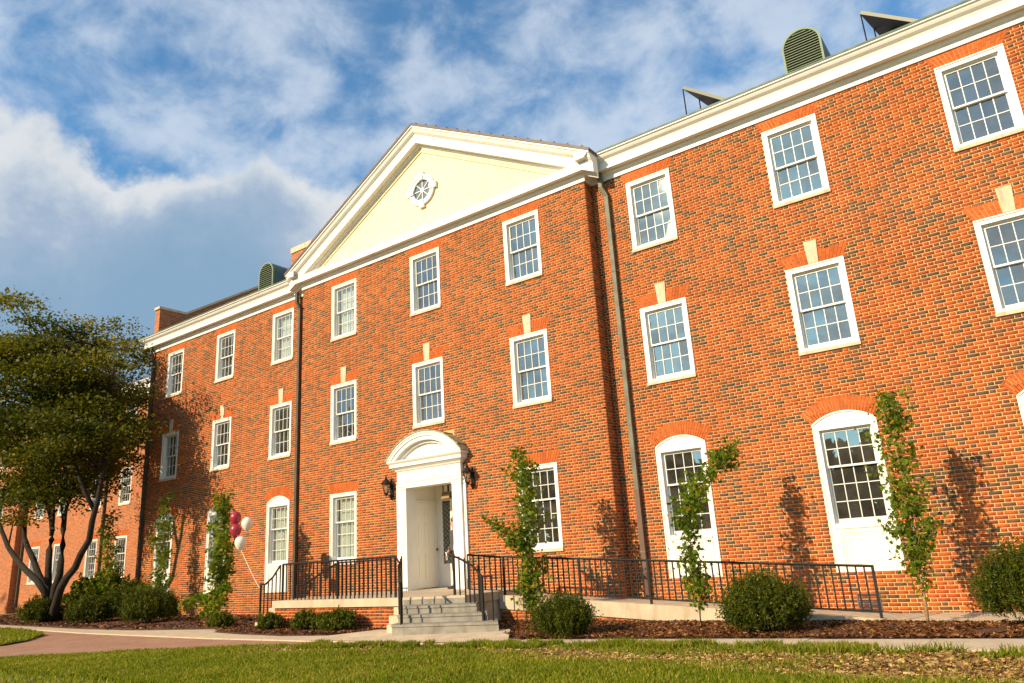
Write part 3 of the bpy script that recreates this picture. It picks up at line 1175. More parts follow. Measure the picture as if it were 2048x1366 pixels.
def jack_arch(xc, yf, zt, key, parent, single):
    j = bpy.data.objects.new('jack_arch', None)
    COL.objects.link(j)
    j.parent = parent
    j.location = (xc, yf, zt)
    hh = 0.268 if zt == Z3 else 0.285
    n = 17
    bw, tw = WW / 2 - 0.003, WW / 2 + 0.135
    if key:
        k_ = MB()
        k_.prism_y([(-0.098, 0.004), (0.098, 0.004), (0.128, 0.50), (-0.128, 0.50)], -0.020, 0.08)
        k_.build('keystone', 'limestone', j)
    b_ = MB()
    for i in range(n):
        t0, t1 = i / n, (i + 1) / n
        g0 = 0.004
        p = [(-bw + 2 * bw * t0 + g0, 0.003), (-bw + 2 * bw * t1 - g0, 0.003), (-tw + 2 * tw * t1 - g0, hh), (-tw + 2 * tw * t0 + g0, hh)]
        if key and abs((i + 0.5) / n - 0.5) < 0.07:
            continue
        # two bricks stacked, breaking joint on alternate courses
        cut = 0.64 if i % 2 else 0.34
        lo = [p[0], p[1], tuple(p[1][q] + (p[2][q] - p[1][q]) * (cut - 0.013) for q in (0, 1)), tuple(p[0][q] + (p[3][q] - p[0][q]) * (cut - 0.013) for q in (0, 1))]
        hi = [tuple(p[0][q] + (p[3][q] - p[0][q]) * (cut + 0.013) for q in (0, 1)), tuple(p[1][q] + (p[2][q] - p[1][q]) * (cut + 0.013) for q in (0, 1)), p[2], p[3]]
        if single:
            v = MB()
            v.prism_y(lo, -0.0035, 0.08)
            v.prism_y(hi, -0.0030, 0.08)
            tone_put('voussoir', v, j)
        else:
            b_.prism_y(lo, -0.0035, 0.08)
            b_.prism_y(hi, -0.0030, 0.08)
    if not single:
        stuff(tone_put('voussoirs', b_, j))


def tone_put(name, b_, parent, m='rubbed_brick', per=6):
    me = b_.mesh(name, m)
    at = me.attributes.new('tone', 'FLOAT', 'FACE')
    n = len(b_.f)
    t = np.repeat(rng.uniform(0, 1, n // per + 1), per)[:n]
    at.data.foreach_set('value', t.astype(np.float32))
    return put(name, me, parent)


def round_arch(xc, yf, parent, single):
    j = bpy.data.objects.new('brick_arch', None)
    COL.objects.link(j)
    j.parent = parent
    j.location = (xc, yf, AZC)
    n = 25
    b_ = MB()
    for i in range(n):
        a0 = -AANG + 2 * AANG * i / n
        a1 = -AANG + 2 * AANG * (i + 1) / n
        v = MB() if single else b_
        cut = AR + ATH * (0.64 if i % 2 else 0.36)
        for ra, rb_, yy in ((AR + 0.002, cut - 0.004, -0.0035), (cut + 0.004, AR + ATH, -0.0030)):
            pts = [(ra, a0 + 0.0042 / ra), (ra, a1 - 0.0042 / ra), (rb_, a1 - 0.0042 / rb_), (rb_, a0 + 0.0042 / rb_)]
            v.prism_y([(r * math.sin(a), r * math.cos(a)) for r, a in pts], yy, 0.09)
        if single:
            tone_put('voussoir', v, j)
    if not single:
        stuff(tone_put('voussoirs', b_, j))


BLIND = {('left', 2, Z3): 1.0, ('left', 2, ASPR): 1.0, ('pav', 0, Z3): 1.0, ('pav', 0, Z1P): 1.0, ('left', 1, ASPR): 0.55}
for sname, (s0, s1, yf) in SECT.items():
    ops = sorted(openings(sname), key=lambda o_: o_[1])
    xsorted = sorted({o_[1] for o_ in ops if o_[0] != 'door'})
    for kind, xc, zt in ops:
        if kind == 'door':
            continue
        ci = xsorted.index(xc)
        near = sname != 'left'
        w_ = add_window(kind, xc, yf, zt, building, near, BLIND.get((sname, ci, zt), 0.0))
        if (sname, ci, zt) == ('right', 0, Z3):        # glare on the lower corner panes, modelled as a white shape
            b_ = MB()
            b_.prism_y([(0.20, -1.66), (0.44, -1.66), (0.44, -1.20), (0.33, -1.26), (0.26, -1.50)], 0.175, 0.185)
            b_.build('glare_patch', 'blind', w_)
        if kind == 'arch':
            round_arch(xc, yf, building, sname == 'right')
        else:
            jack_arch(xc, yf, zt, zt == Z2, building, sname == 'right' or (sname == 'pav' and ci == 2))
    b_ = MB()      # mortar backing behind the arch bricks
    for kind, xc, zt in ops:
        if kind == 'arch':
            b_.box(xc - AW / 2 + 0.02, xc + AW / 2 - 0.02, yf + 0.094, yf + 0.2, ASPR + ARISE + 0.01, ASPR + ARISE + 0.2)
    if b_.f:
        b_.build('lintel', 'mortar', building)

# ------------------------------------------------------------------ cornice, pediment, roofs
E_, F_ = 0.255, 0.43
low = [(-0.02, ZF), (0.035, ZF), (0.035, ZF + 0.105), (0.05, ZF + 0.107), (0.05, ZF + 0.125), (0.085, ZF + 0.15), (0.10, ZF + 0.175), (0.105, ZF + 0.205), (E_ - 0.02, ZF + 0.207),
       (E_ - 0.02, ZF + 0.197), (E_, ZF + 0.197), (E_, ZF + 0.385), (E_ + 0.012, ZF + 0.39), (E_ + 0.012, ZF + 0.412), (-0.02, ZF + 0.425)]
crown = [(0.0, ZF + 0.413), (E_ + 0.02, ZF + 0.413), (E_ + 0.025, ZF + 0.43), (E_ + 0.05, ZF + 0.445), (E_ + 0.095, ZF + 0.475), (E_ + 0.12, ZF + 0.51), (E_ + 0.135, ZF + 0.54),
         (E_ + 0.16, ZF + 0.555), (F_, ZF + 0.56), (F_, ZF + 0.59), (0.0, ZF + 0.60)]
b_ = MB()
b_.sweep(low, [(-HX, 2.0), (-HX, 0), (-PX, 0), (-PX, -PAV), (PX, -PAV), (PX, 0), (HX, 0), (HX, 2.0)])
b_.build('cornice', 'white_paint', building)
YR = -PAV - F_ + 0.012
for path in ([(-HX, 2.0), (-HX, 0), (-PX, 0), (-PX, YR)], [(PX, YR), (PX, 0), (HX, 0), (HX, 2.0)]):
    b_ = MB()
    b_.sweep(crown, path)
    b_.build('crown_moulding', 'white_paint', building)
    b_ = MB()
    gut = [(0.30, ZF + 0.603), (F_ + 0.012, ZF + 0.592), (F_ + 0.016, ZF + 0.635), (0.30, ZF + 0.66)]
    if path[0][0] < 0:
        b_.sweep(gut, path[:3])
    else:
        b_.sweep(gut, path[1:])
    b_.build('gutter', 'copper_green', building)

# pediment: rakes
SL = 0.545
APZ = 14.18
XE = PX + F_
SC_ = math.sqrt(1 + SL * SL)
rake = [(0.0, -0.60), (0.0325, -0.60), (0.045, -0.565), (0.085, -0.535), (0.10, -0.50), (E_ - 0.02, -0.495), (E_ - 0.02, -0.51), (E_, -0.51), (E_, -0.27), (E_ + 0.012, -0.262), (E_ + 0.012, -0.235),
        (E_ + 0.05, -0.205), (E_ + 0.095, -0.16), (E_ + 0.125, -0.095), (E_ + 0.14, -0.06), (F_ - 0.004, -0.05), (F_ - 0.004, 0.0), (0.0, 0.0)]
rake = [(e + 0.0035 if e > 0 else e, z) for e, z in rake]
for s in (-1, 1):
    b_ = MB()
    n = len(rake)
    for x in (0.0, s * XE):
        for e, dz_ in rake:
            b_.v.append((x, -PAV - e, APZ - SL * abs(x) + dz_))
    for j in range(n - 1):
        q = (j, j + n, j + n + 1, j + 1)
        b_.f.append(q if s > 0 else q[::-1])
        b_.m.append(0)
    for off in (0, n):
        b_.f.append(tuple(off + j for j in range(n)))
        b_.m.append(0)
    b_.build('raking_cornice', 'white_paint', building)
# tympanum with thin boards along its raking edges
b_ = MB()
TB = ZF + 0.40
b_.poly([(-PX - 0.2, -PAV + 0.004, TB), (PX + 0.2, -PAV + 0.004, TB), (0, -PAV + 0.004, APZ - 0.5)])
ob = b_.build('tympanum', 'yellow_stucco', building)
for s in (-1, 1):
    t_ = MB()
    for k_, (d0, d1, yy) in enumerate(((0.55, 0.655, -0.026), (0.655, 0.70, -0.016), (0.70, 0.745, -0.030))):
        xe = (APZ - d1 - TB) / SL
        pts = [(0, APZ - d0), (0, APZ - d1), (s * xe, TB), (s * (xe + (d1 - d0) / SL), TB)]
        t_.prism_y(pts if s < 0 else pts[::-1], -PAV + yy, -PAV + 0.003)
    t_.build('tympanum_border', 'yellow_stucco', building)
# round window
RZ, RO, RI = 12.14, 0.50, 0.335
rw = bpy.data.objects.new('round_window', None)
COL.objects.link(rw)
rw.parent = building
rw.location = (0.02, -PAV, RZ)
b_ = MB()
N = 40
for i in range(N):
    a0, a1 = 2 * math.pi * i / N, 2 * math.pi * (i + 1) / N
    for ra, rb_, y in ((RI, RO - 0.05, -0.055), (RO - 0.055, RO, -0.075)):
        b_.prism_y([(ra * math.cos(a0), ra * math.sin(a0)), (rb_ * math.cos(a0), rb_ * math.sin(a0)), (rb_ * math.cos(a1), rb_ * math.sin(a1)), (ra * math.cos(a1), ra * math.sin(a1))][::1], y, -0.004)
b_.build('frame', 'white_paint', rw)
for k_ in range(4):
    b_ = MB()
    a = k_ * math.pi / 2
    pts = [(-0.07, RI - 0.01), (0.07, RI - 0.01), (0.10, RO + 0.085), (-0.10, RO + 0.085)]
    b_.prism_y([(x * math.cos(a) - z * math.sin(a), x * math.sin(a) + z * math.cos(a)) for x, z in pts], -0.095, -0.003)
    b_.build('keystone', 'white_paint', rw)
b_ = MB()
for k_ in range(8):
    a = k_ * math.pi / 4
    pts = [(-0.013, 0.06), (0.013, 0.06), (0.013, RI + 0.01), (-0.013, RI + 0.01)]
    b_.prism_y([(x * math.cos(a) - z * math.sin(a), x * math.sin(a) + z * math.cos(a)) for x, z in pts], -0.022, -0.0035)
b_.prism_y([(0.075 * math.cos(i * math.pi / 8), 0.075 * math.sin(i * math.pi / 8)) for i in range(16)], -0.026, -0.0032)
b_.build('muntins', 'muntin_white', rw)
b_ = MB()
b_.prism_y([((RI + 0.005) * math.cos(i * math.pi / 16), (RI + 0.005) * math.sin(i * math.pi / 16)) for i in range(32)], -0.008, 0.0)
MATS['dark_glass'] = MATS['window_glass']
b_.build('pane', 'window_glass', rw)
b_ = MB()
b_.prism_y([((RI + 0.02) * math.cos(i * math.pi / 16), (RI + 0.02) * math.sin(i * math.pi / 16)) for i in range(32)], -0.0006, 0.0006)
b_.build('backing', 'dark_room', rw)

# pavilion roof, overhanging the rakes a little, with standing seams
for s in (-1, 1):
    b_ = MB()
    x0, x1 = 0.0, s * (XE + 0.03)
    y0, y1 = -PAV - F_ - 0.02, 7.5
    def zr(x):
        return APZ - SL * abs(x) + 0.003
    P8 = [(x, y, zr(x) + dz_) for dz_ in (0.0, 0.085) for y in (y0, y1) for x in sorted((x0, x1))]
    b_.hexa(P8)
    b_.build('roof', 'copper_brown', building)
    for i in range(15):
        t = (i + 0.5) / 15
        xm = t * (x1 - x0)
        q = MB()
        P8 = [(x, y, zr(xm) + dz_) for dz_ in (0.086, 0.118) for y in (y0 + 0.003, 3.0) for x in (xm - 0.012, xm + 0.012)]
        q.hexa(P8)
        q.build('roof_seam', 'copper_brown', building)
# main roofs
RS = 0.585
RY = 6.0
ZE = ZF + 0.62
for s in (-1, 1):
    b_ = MB()
    xa, xb = sorted((s * (HX - 0.32), s * 0.4))
    b_.poly([(xa, -0.30, ZE + 0.04), (xb, -0.30, ZE + 0.04), (xb, RY, ZE + 0.04 + RS * (RY + 0.30)), (xa, RY, ZE + 0.04 + RS * (RY + 0.30))])
    b_.poly([(xb, DEEP + 0.3, ZE + 0.04), (xa, DEEP + 0.3, ZE + 0.04), (xa, RY, ZE + 0.04 + RS * (RY + 0.30)), (xb, RY, ZE + 0.04 + RS * (RY + 0.30))])
    b_.build('roof', 'roof_slate', building)
    # gable parapet with stone coping
    p_ = MB()
    xo, xi = s * (HX + 0.02), s * (HX - 0.33)
    xa, xb = sorted((xo, xi))
    prof = [(-0.02, ZF + 0.6), (-0.02, 12.30), (1.14, 12.30), (4.9, 14.62), (RY, 15.25), (RY, ZF + 0.6)]
    k_ = len(prof)
    p_.v += [(xa, y, z) for y, z in prof] + [(xb, y, z) for y, z in prof]
    p_.f += [tuple(range(k_)), tuple(reversed(range(k_, 2 * k_)))]
    p_.m += [0, 0]
    for i in range(k_):
        j = (i + 1) % k_
        p_.f.append((i, i + k_, j + k_, j))
        p_.m.append(0)
    pr_ = p_.build('parapet', 'distant_brick', building)
    c_ = MB()
    cop = prof[1:5]
    for i in range(3):
        (ya, za), (yb, zb) = cop[i], cop[i + 1]
        if i == 0:
            ya -= 0.05
        c_.hexa([(x, y, z + dz_) for dz_ in (0.002, 0.11) for (y, z) in ((ya, za), (yb, zb)) for x in (xa - 0.03, xb + 0.03)])
    c_.build('coping', 'limestone', pr_)


def downspout(x, y0, top, mats, bend=True, foot=0.35, split=None):
    d = bpy.data.objects.new('downspout', None)
    COL.objects.link(d)
    d.parent = building
    b_ = MB()
    w = 0.052
    yy = y0 - 0.085
    if split:
        b_.box(x - w, x + w, yy - 0.045, yy + 0.045, split, top - 0.45)
    else:
        b_.box(x - w, x + w, yy - 0.045, yy + 0.045, foot, top - 0.45)
    # offset up to the soffit outlet
    pth = [(x, yy, top - 0.44), (x - 0.10, yy - 0.06, top - 0.20), (x - 0.10, yy - 0.06, top + 0.19)]
    for a, c in zip(pth[:-1], pth[1:]):
        b_.hexa([(q[0] + sx * w, q[1] + sy * 0.045, q[2]) for q in (a, c) for sy in (-1, 1) for sx in (-1, 1)])
    b_.build('pipe', mats[0], d)
    if split:
        c_ = MB()
        c_.box(x - w - 0.006, x + w + 0.006, yy - 0.05, yy + 0.05, foot + 0.55, split + 0.04)
        c_.tube([(x, yy, foot + 0.56), (x, yy + 0.01, foot)], 0.062, 10)
        c_.build('pipe', mats[1], d)
    k_ = 0
    for z in np.arange(1.3, top - 0.8, 2.2):
        c_ = MB()
        c_.box(x - w - 0.03, x + w + 0.03, yy + 0.02, y0 - 0.005, z, z + 0.035)
        c_.box(x - w - 0.010, x + w + 0.010, yy - 0.053, yy + 0.02, z + 0.001, z + 0.034)
        c_.build('bracket', mats[0], d)


mat('pipe_patina', (0.15, 0.165, 0.11), 0.6, noise=(3, (0.10, 0.075, 0.045), 1.0), coord='World')
mat('pipe_brown', (0.13, 0.07, 0.045), 0.55, noise=(6, (0.09, 0.05, 0.035), 0.8), coord='World')
mat('pipe_dark', (0.055, 0.045, 0.03), 0.5, noise=(5, (0.09, 0.085, 0.05), 0.8), coord='World')
downspout(5.97, 0.0, ZF, ('pipe_patina', 'pipe_brown'), split=2.62, foot=0.30)
downspout(-6.05, 0.0, ZF, ('pipe_dark', 'pipe_dark'))
downspout(-15.50, 0.0, ZF, ('pipe_dark', 'pipe_dark'))
# ventilation grille low in the right wall
gr = bpy.data.objects.new('vent_grille', None)
COL.objects.link(gr)
gr.parent = building
gr.location = (10.37, 0, 0.20)
b_ = MB()
frame_ring(b_, -0.20, 0.20, -0.16, 0.16, 0.02, -0.014, 0.03)
b_.build('frame', 'grille_metal', gr)
for i in range(7):
    b_ = MB()
    z = -0.13 + i * 0.04
    b_.hexa([(x, y, z + zz) for (y, zz) in ((-0.012, 0.0), (0.004, 0.02)) for dd in (0, 0.004) for x in (-0.18, 0.18)])
    b_.build('slat', 'grille_metal', gr)


def roof_vent(x, y0, zc, w, zspring, nlouv):
    """barrel-topped louvred dormer on the front slope"""
    d = bpy.data.objects.new('roof_vent', None)
    COL.objects.link(d)
    d.parent = building
    r = w / 2
    zb = ZE + RS * (y0 + 0.3) - 0.15
    back = y0 + 2.6
    pts = [(r * math.cos(a), zspring + r * math.sin(a)) for a in np.linspace(0, math.pi, 21)]
    outl = [(-r, zb), (r, zb)] + pts
    b_ = MB()
    n = len(outl)
    b_.v += [(x + px, y0 + 0.05, pz) for px, pz in outl] + [(x + px, back, pz) for px, pz in outl]
    for i in range(n):
        j = (i + 1) % n
        b_.f.append((i, i + n, j + n, j))
        b_.m.append(0)
    b_.f.append(tuple(range(n)))
    b_.m.append(1)
    b_.build('dormer_body', ['dormer_side', 'dark_room'], d)
    b_ = MB()
    ri = r - 0.045
    inn = [(ri * math.cos(a), zspring + ri * math.sin(a)) for a in np.linspace(0, math.pi, 21)]
    for i in range(20):
        b_.prism_y([(x + q[0], q[1]) for q in (inn[i], pts[i], pts[i + 1], inn[i + 1])], y0 - 0.03, y0 + 0.06)
    for s in (-1, 1):
        xa, xb = sorted((s * r, s * ri))
        b_.box(x + xa, x + xb, y0 - 0.03, y0 + 0.06, zb, zspring)
    b_.build('frame', 'louver_paint', d)
    zs = np.linspace(zb + 0.05, zspring + ri - 0.06, nlouv)
    for z in zs:
        hw = ri if z + 0.03 < zspring else math.sqrt(max(0.003, ri * ri - (z + 0.03 - zspring) ** 2))
        hw += 0.004
        l_ = MB()
        l_.hexa([(x + sx, yy, zz) for (yy, zz) in ((y0 - 0.018, z - 0.002), (y0 + 0.045, z + 0.042)) for dd in (0, 1) for sx in (-hw, hw)][:4] +
                [(x + sx, yy, zz) for (yy, zz) in ((y0 - 0.018, z + 0.010), (y0 + 0.045, z + 0.054)) for dd in (0, 1) for sx in (-hw, hw)][:4]) if False else None
        l_.hexa([(x - hw, y0 - 0.018, z), (x + hw, y0 - 0.018, z), (x - hw, y0 + 0.045, z + 0.036), (x + hw, y0 + 0.045, z + 0.036),
                 (x - hw, y0 - 0.018, z + 0.014), (x + hw, y0 - 0.018, z + 0.014), (x - hw, y0 + 0.045, z + 0.050), (x + hw, y0 + 0.045, z + 0.050)])
        l_.build('louver', 'louver_paint', d)


roof_vent(11.0, 0.4, 12.42, 0.86, 12.12, 18)
roof_vent(-8.70, 0.4, 12.42, 0.86, 12.12, 15)
# chimney behind the pediment
b_ = MB()
b_.box(-10.0, -8.7, 2.5, 3.4, 11.5, 13.95)
ch = b_.build('chimney', 'distant_brick', building)
b_ = MB()
b_.box(-10.03, -8.67, 2.46, 3.44, 13.952, 14.18)
b_.build('coping', 'limestone', ch)

# ------------------------------------------------------------------ entrance
FY = -PAV - 0.105           # front plane of the pilasters
ent = bpy.data.objects.new('door_surround', None)
COL.objects.link(ent)
ent.parent = building
LAND = 0.68
for s in (-1, 1):
    b_ = MB()
    xa, xb = sorted((s * 0.83, s * 1.15))
    b_.box(xa, xb, FY, -PAV + 0.30, LAND, 3.46)
    b_.box(xa - 0.022, xb + 0.022, FY - 0.025, -PAV + 0.28, LAND + 0.001, LAND + 0.22)
    b_.box(xa - 0.012, xb + 0.012, FY - 0.014, -PAV + 0.28, LAND + 0.22, LAND + 0.26)
    b_.box(xa - 0.014, xb + 0.014, FY - 0.016, -PAV + 0.25, 3.30, 3.335)
    b_.box(xa - 0.024, xb + 0.024, FY - 0.026, -PAV + 0.25, 3.40, 3.459)
    # side strip between pilaster and brick
    xo = s * 1.15
    xa2, xb2 = sorted((xo, xo + s * 0.10))
    b_.box(xa2, xb2, -PAV - 0.045, -PAV + 0.1, LAND, 3.46)
    b_.build('pilaster', 'white_paint', ent)
b_ = MB()
b_.box(-1.155, 1.155, FY - 0.006, -PAV + 0.3, 3.35, 3.84)
b_.box(-1.17, 1.17, FY - 0.020, -PAV + 0.2, 3.50, 3.53)
prof = [(0.0, 3.82), (0.03, 3.83), (0.05, 3.87), (0.10, 3.90), (0.115, 3.925), (0.15, 3.93), (0.15, 4.02), (0.17, 4.03), (0.205, 4.07), (0.215, 4.105), (0.0, 4.115)]
b_.sweep(prof, [(-1.155, -PAV + 0.1), (-1.155, FY - 0.006), (1.155, FY - 0.006), (1.155, -PAV + 0.1)])
b_.build('entablature', 'white_paint', ent)
# segmental hood
HW, HR = 1.37, 0.68
HRR = (HW ** 2 + HR ** 2) / (2 * HR)
HZ = 4.105 + HR - HRR
HA = math.asin(HW / HRR)
HF = FY - 0.225
def harc(r, n=26, zcl=None):
    o_ = []
    for i in range(n + 1):
        a = -HA + 2 * HA * i / n
        o_.append((r * math.sin(a), HZ + r * math.cos(a)))
    return o_
b_ = MB()
n = 26
for r0, r1, yf_ in ((HRR - 0.30, HRR - 0.225, HF + 0.165), (HRR - 0.225, HRR - 0.12, HF + 0.05), (HRR - 0.12, HRR - 0.045, HF + 0.02), (HRR - 0.045, HRR, HF)):
    A_, B_ = harc(r0, n), harc(r1, n)
    for i in range(n):
        q = [A_[i], A_[i + 1], B_[i + 1], B_[i]]
        q = [(x, max(z, 4.116)) for x, z in q]
        if abs(q[0][1] - q[3][1]) + abs(q[1][1] - q[2][1]) < 1e-4:
            continue
        b_.prism_y(q, yf_, -PAV + 0.02)
b_.build('arched_pediment', 'white_paint', ent)
b_ = MB()
A_ = harc(HRR - 0.29, n)
b_.prism_y([(A_[0][0] + 0.02, 4.112)] + [(x, max(z, 4.113)) for x, z in A_][::1] + [(A_[-1][0] - 0.02, 4.112)], FY + 0.02, -PAV + 0.02)
b_.build('pediment_panel', 'white_paint', ent)
b_ = MB()
A_, B_ = harc(HRR + 0.002, n), harc(HRR + 0.035, n)
for i in range(n):
    b_.prism_y([A_[i], A_[i + 1], B_[i + 1], B_[i]], HF - 0.02, -PAV - 0.001)
b_.build('hood_roof', 'hood_copper', ent)
for k_ in range(6):
    b_ = MB()
    a = -HA * 0.86 + 2 * HA * 0.86 * k_ / 5
    q = [(HRR + 0.034, a - 0.008), (HRR + 0.034, a + 0.008), (HRR + 0.062, a + 0.008), (HRR + 0.062, a - 0.008)]
    b_.prism_y([(r * math.sin(t), HZ + r * math.cos(t)) for r, t in q], HF - 0.018, -PAV - 0.002)
    b_.build('roof_seam', 'hood_copper', ent)
# recessed porch
VB = 0.82
vb = MB()
vb.box(-1.05, -0.935, -PAV + 0.30, VB, LAND, 3.46)
vb.box(0.935, 1.05, -PAV + 0.30, VB, LAND, 3.46)
vb.box(-1.10, 1.10, -PAV + 0.25, VB + 0.1, 3.462, 3.56)
vb.box(-1.10, 1.10, VB, VB + 0.08, LAND, 3.461)
vb.build('porch_wall', 'door_white', building)
vb = MB()
vb.box(-1.10, 1.10, -PAV - 0.02, VB, 0.4, LAND - 0.003)
vb.build('porch_floor', 'concrete', building)
dr = bpy.data.objects.new('door', None)
COL.objects.link(dr)
dr.parent = building
dr.location = (-0.885, 0.36, LAND)
dr.rotation_euler = (0, 0, math.pi / 2)
b_ = MB()
b_.box(-0.46, 0.46, 0.012, 0.046, 0.02, 2.30)
for xa, xb, za, zb in ((-0.46, -0.34, 0.02, 2.30), (0.34, 0.46, 0.02, 2.30), (-0.05, 0.05, 0.02, 2.30), (-0.34, -0.05, 0.02, 0.26), (0.05, 0.34, 0.02, 0.26),
                       (-0.34, -0.05, 0.92, 1.10), (0.05, 0.34, 0.92, 1.10), (-0.34, -0.05, 1.78, 1.90), (0.05, 0.34, 1.78, 1.90), (-0.34, -0.05, 2.17, 2.30), (0.05, 0.34, 2.17, 2.30)):
    b_.box(xa, xb, 0.0, 0.0115, za, zb)
b_.build('leaf', 'door_white', dr)
for s in (-1, 1):
    for za, zb in ((0.26, 0.92), (1.10, 1.78), (1.90, 2.17)):
        p_ = MB()
        xa, xb = sorted((s * 0.085, s * 0.305))
        p_.box(xa, xb, 0.003, 0.0118, za + 0.035, zb - 0.035)
        p_.build('panel', 'door_white', dr)
b_ = MB()
b_.box(-0.50, 0.46, -0.01, 0.047, 2.305, 2.36)
b_.build('frame', 'door_white', dr)
b_ = MB()
b_.lathe([(0.03, -0.03), (0.032, 0), (0.02, 0.03)], (0.40, -0.03, 1.02), 10)
b_.box(0.385, 0.415, -0.03, 0.005, 1.0, 1.04)
b_.build('handle', 'brass', dr)
sdl = bpy.data.objects.new('sidelight', None)
COL.objects.link(sdl)
sdl.parent = building
sdl.location = (-0.50, VB - 0.05, LAND)
b_ = MB()
frame_ring(b_, -0.20, 0.24, 0.02, 2.40, 0.07, -0.01, 0.048, 0, True, 0.6)
b_.build('frame', 'white_paint', sdl)
b_ = MB()
b_.box(-0.13, 0.17, 0.02, 0.024, 0.62, 2.33)
b_.build('pane', 'window_glass', sdl)
b_ = MB()
for i in range(14):
    z = 0.62 + i * 0.125
    for s in (-1, 1):
        b_.tube([(-0.13 if s > 0 else 0.17, 0.01, z), (0.17 if s > 0 else -0.13, 0.01, min(2.33, z + 0.25))], 0.008, 4)
b_.build('lattice', 'pipe_dark', sdl)
b_ = MB()
b_.box(-0.14, 0.18, 0.035, 0.045, 0.6, 2.34)
b_.build('backing', 'dark_room', sdl)


def wall_lantern(x, label):
    t = thing('wall_lantern', label, 'lamp', (x, -PAV, 3.36), 'lanterns either side of the door')
    b_ = MB()
    b_.box(-0.055, 0.055, -0.025, 0.0, -0.16, 0.16)
    b_.lathe([(0.03, 0), (0.045, 0.04), (0.02, 0.08), (0.03, 0.11), (0.008, 0.18)], (0, -0.03, 0.15), 8)
    b_.lathe([(0.008, -0.12), (0.035, -0.05), (0.045, 0)], (0, -0.03, -0.15), 8)
    b_.build('back_plate', 'iron', t)
    b_ = MB()
    b_.tube([(0, -0.02, -0.11), (0, -0.10, -0.15), (0, -0.19, -0.13), (0, -0.22, -0.09)], 0.014, 6)
    b_.build('arm', 'iron', t)
    c = (0, -0.22, -0.10)
    b_ = MB()
    b_.lathe([(0.012, -0.07), (0.03, -0.03), (0.06, 0.0), (0.065, 0.02)], c, 8)
    b_.lathe([(0.145, 0.26), (0.15, 0.275), (0.10, 0.34), (0.05, 0.385), (0.03, 0.40), (0.04, 0.42), (0.015, 0.45), (0.022, 0.475), (0.006, 0.52)], c, 8)
    for i in range(6):
        a = i * math.pi / 3
        b_.tube([(c[0] + 0.06 * math.cos(a), c[1] + 0.06 * math.sin(a), c[2] + 0.02), (c[0] + 0.112 * math.cos(a), c[1] + 0.112 * math.sin(a), c[2] + 0.265)], 0.0075, 4)
    b_.build('cage', 'iron', t)
    b_ = MB()
    b_.lathe([(0.055, 0.02), (0.104, 0.258)], c, 6)
    b_.build('glass', 'lamp_glass', t)
    b_ = MB()
    b_.lathe([(0.012, 0.02), (0.012, 0.13), (0.022, 0.15), (0.018, 0.19), (0.004, 0.22)], c, 8)
    b_.build('bulb', 'white_rubber', t)


wall_lantern(-1.47, 'black wall lantern on the brick left of the entrance door')
wall_lantern(1.47, 'black wall lantern on the brick right of the entrance door')
t = thing('hanging_lantern', 'square dark lantern hanging inside the porch over the door', 'lamp', (0.12, 0.20, 3.462))
b_ = MB()
b_.tube([(0, 0, 0), (0, 0, -0.06)], 0.012, 6)
b_.box(-0.11, 0.11, -0.11, 0.11, -0.085, -0.06)
for sx in (-1, 1):
    for sy in (-1, 1):
        b_.box(sx * 0.1 - 0.012, sx * 0.1 + 0.012, sy * 0.1 - 0.012, sy * 0.1 + 0.012, -0.28, -0.085)
b_.box(-0.015, 0.015, -0.015, 0.015, -0.28, -0.085)
b_.build('cage', 'iron', t)
b_ = MB()
b_.hexa([(sx * w_, sy * w_, z) for z, w_ in ((-0.46, 0.15), (-0.28, 0.12)) for sy in (-1, 1) for sx in (-1, 1)])
b_.build('shade', 'brass', t)

# ------------------------------------------------------------------ terrace, steps and ramp
terrace = thing('entrance_steps', 'brick and concrete landing with grey steps in front of the white door', 'steps')
LX0, LYF = -2.72, -3.32
LANDP = [(LX0, LYF), (1.75, LYF), (3.25, -2.95), (3.30, -1.90), (3.30, -PAV - 0.004), (LX0, -PAV - 0.004)]
b_ = MB()
b_.prism_z(LANDP, LAND - 0.17, LAND)
b_.build('landing', 'concrete', terrace)
b_ = MB()
b_.prism_z([(LX0 + 0.055, LYF + 0.055), (1.70, LYF + 0.055), (1.70, -0.5), (LX0 + 0.055, -0.5)], -0.05, LAND - 0.172)
b_.build('landing_base', 'mortar', terrace)
b_ = MB()
b_.prism_z([(1.705, -3.22), (3.18, -2.86), (3.27, -1.88), (3.27, -0.5), (1.705, -0.5)], -0.05, LAND - 0.172)
b_.build('landing_base', 'concrete', terrace)
b_ = MB()
b_.prism_z([(1.80, -3.318), (3.245, -2.962), (3.24, -2.95), (1.80, -3.30)], LAND - 0.172, LAND - 0.045)
b_.build('riser', 'grey_concrete', terrace)


def pier_bricks(s0, s1, z1, y, parent, zlow=-0.06, cut=None):
    n = int((z1 - zlow) / COURSE)
    bl = [q for q in brick_list(s0, s1, z1 - n * COURSE, z1, []) if cut is None or cut((q[0] + q[1]) / 2, q[3])]
    V, F, n = brick_arrays(bl, 0.05)
    V[:, 1] += y
    t = np.clip(tones(n) * 0.8, 0, 1)
    stuff(put('brickwork', np_mesh('brickwork', V, F, 'brick', np.tile(t, 5)), parent))


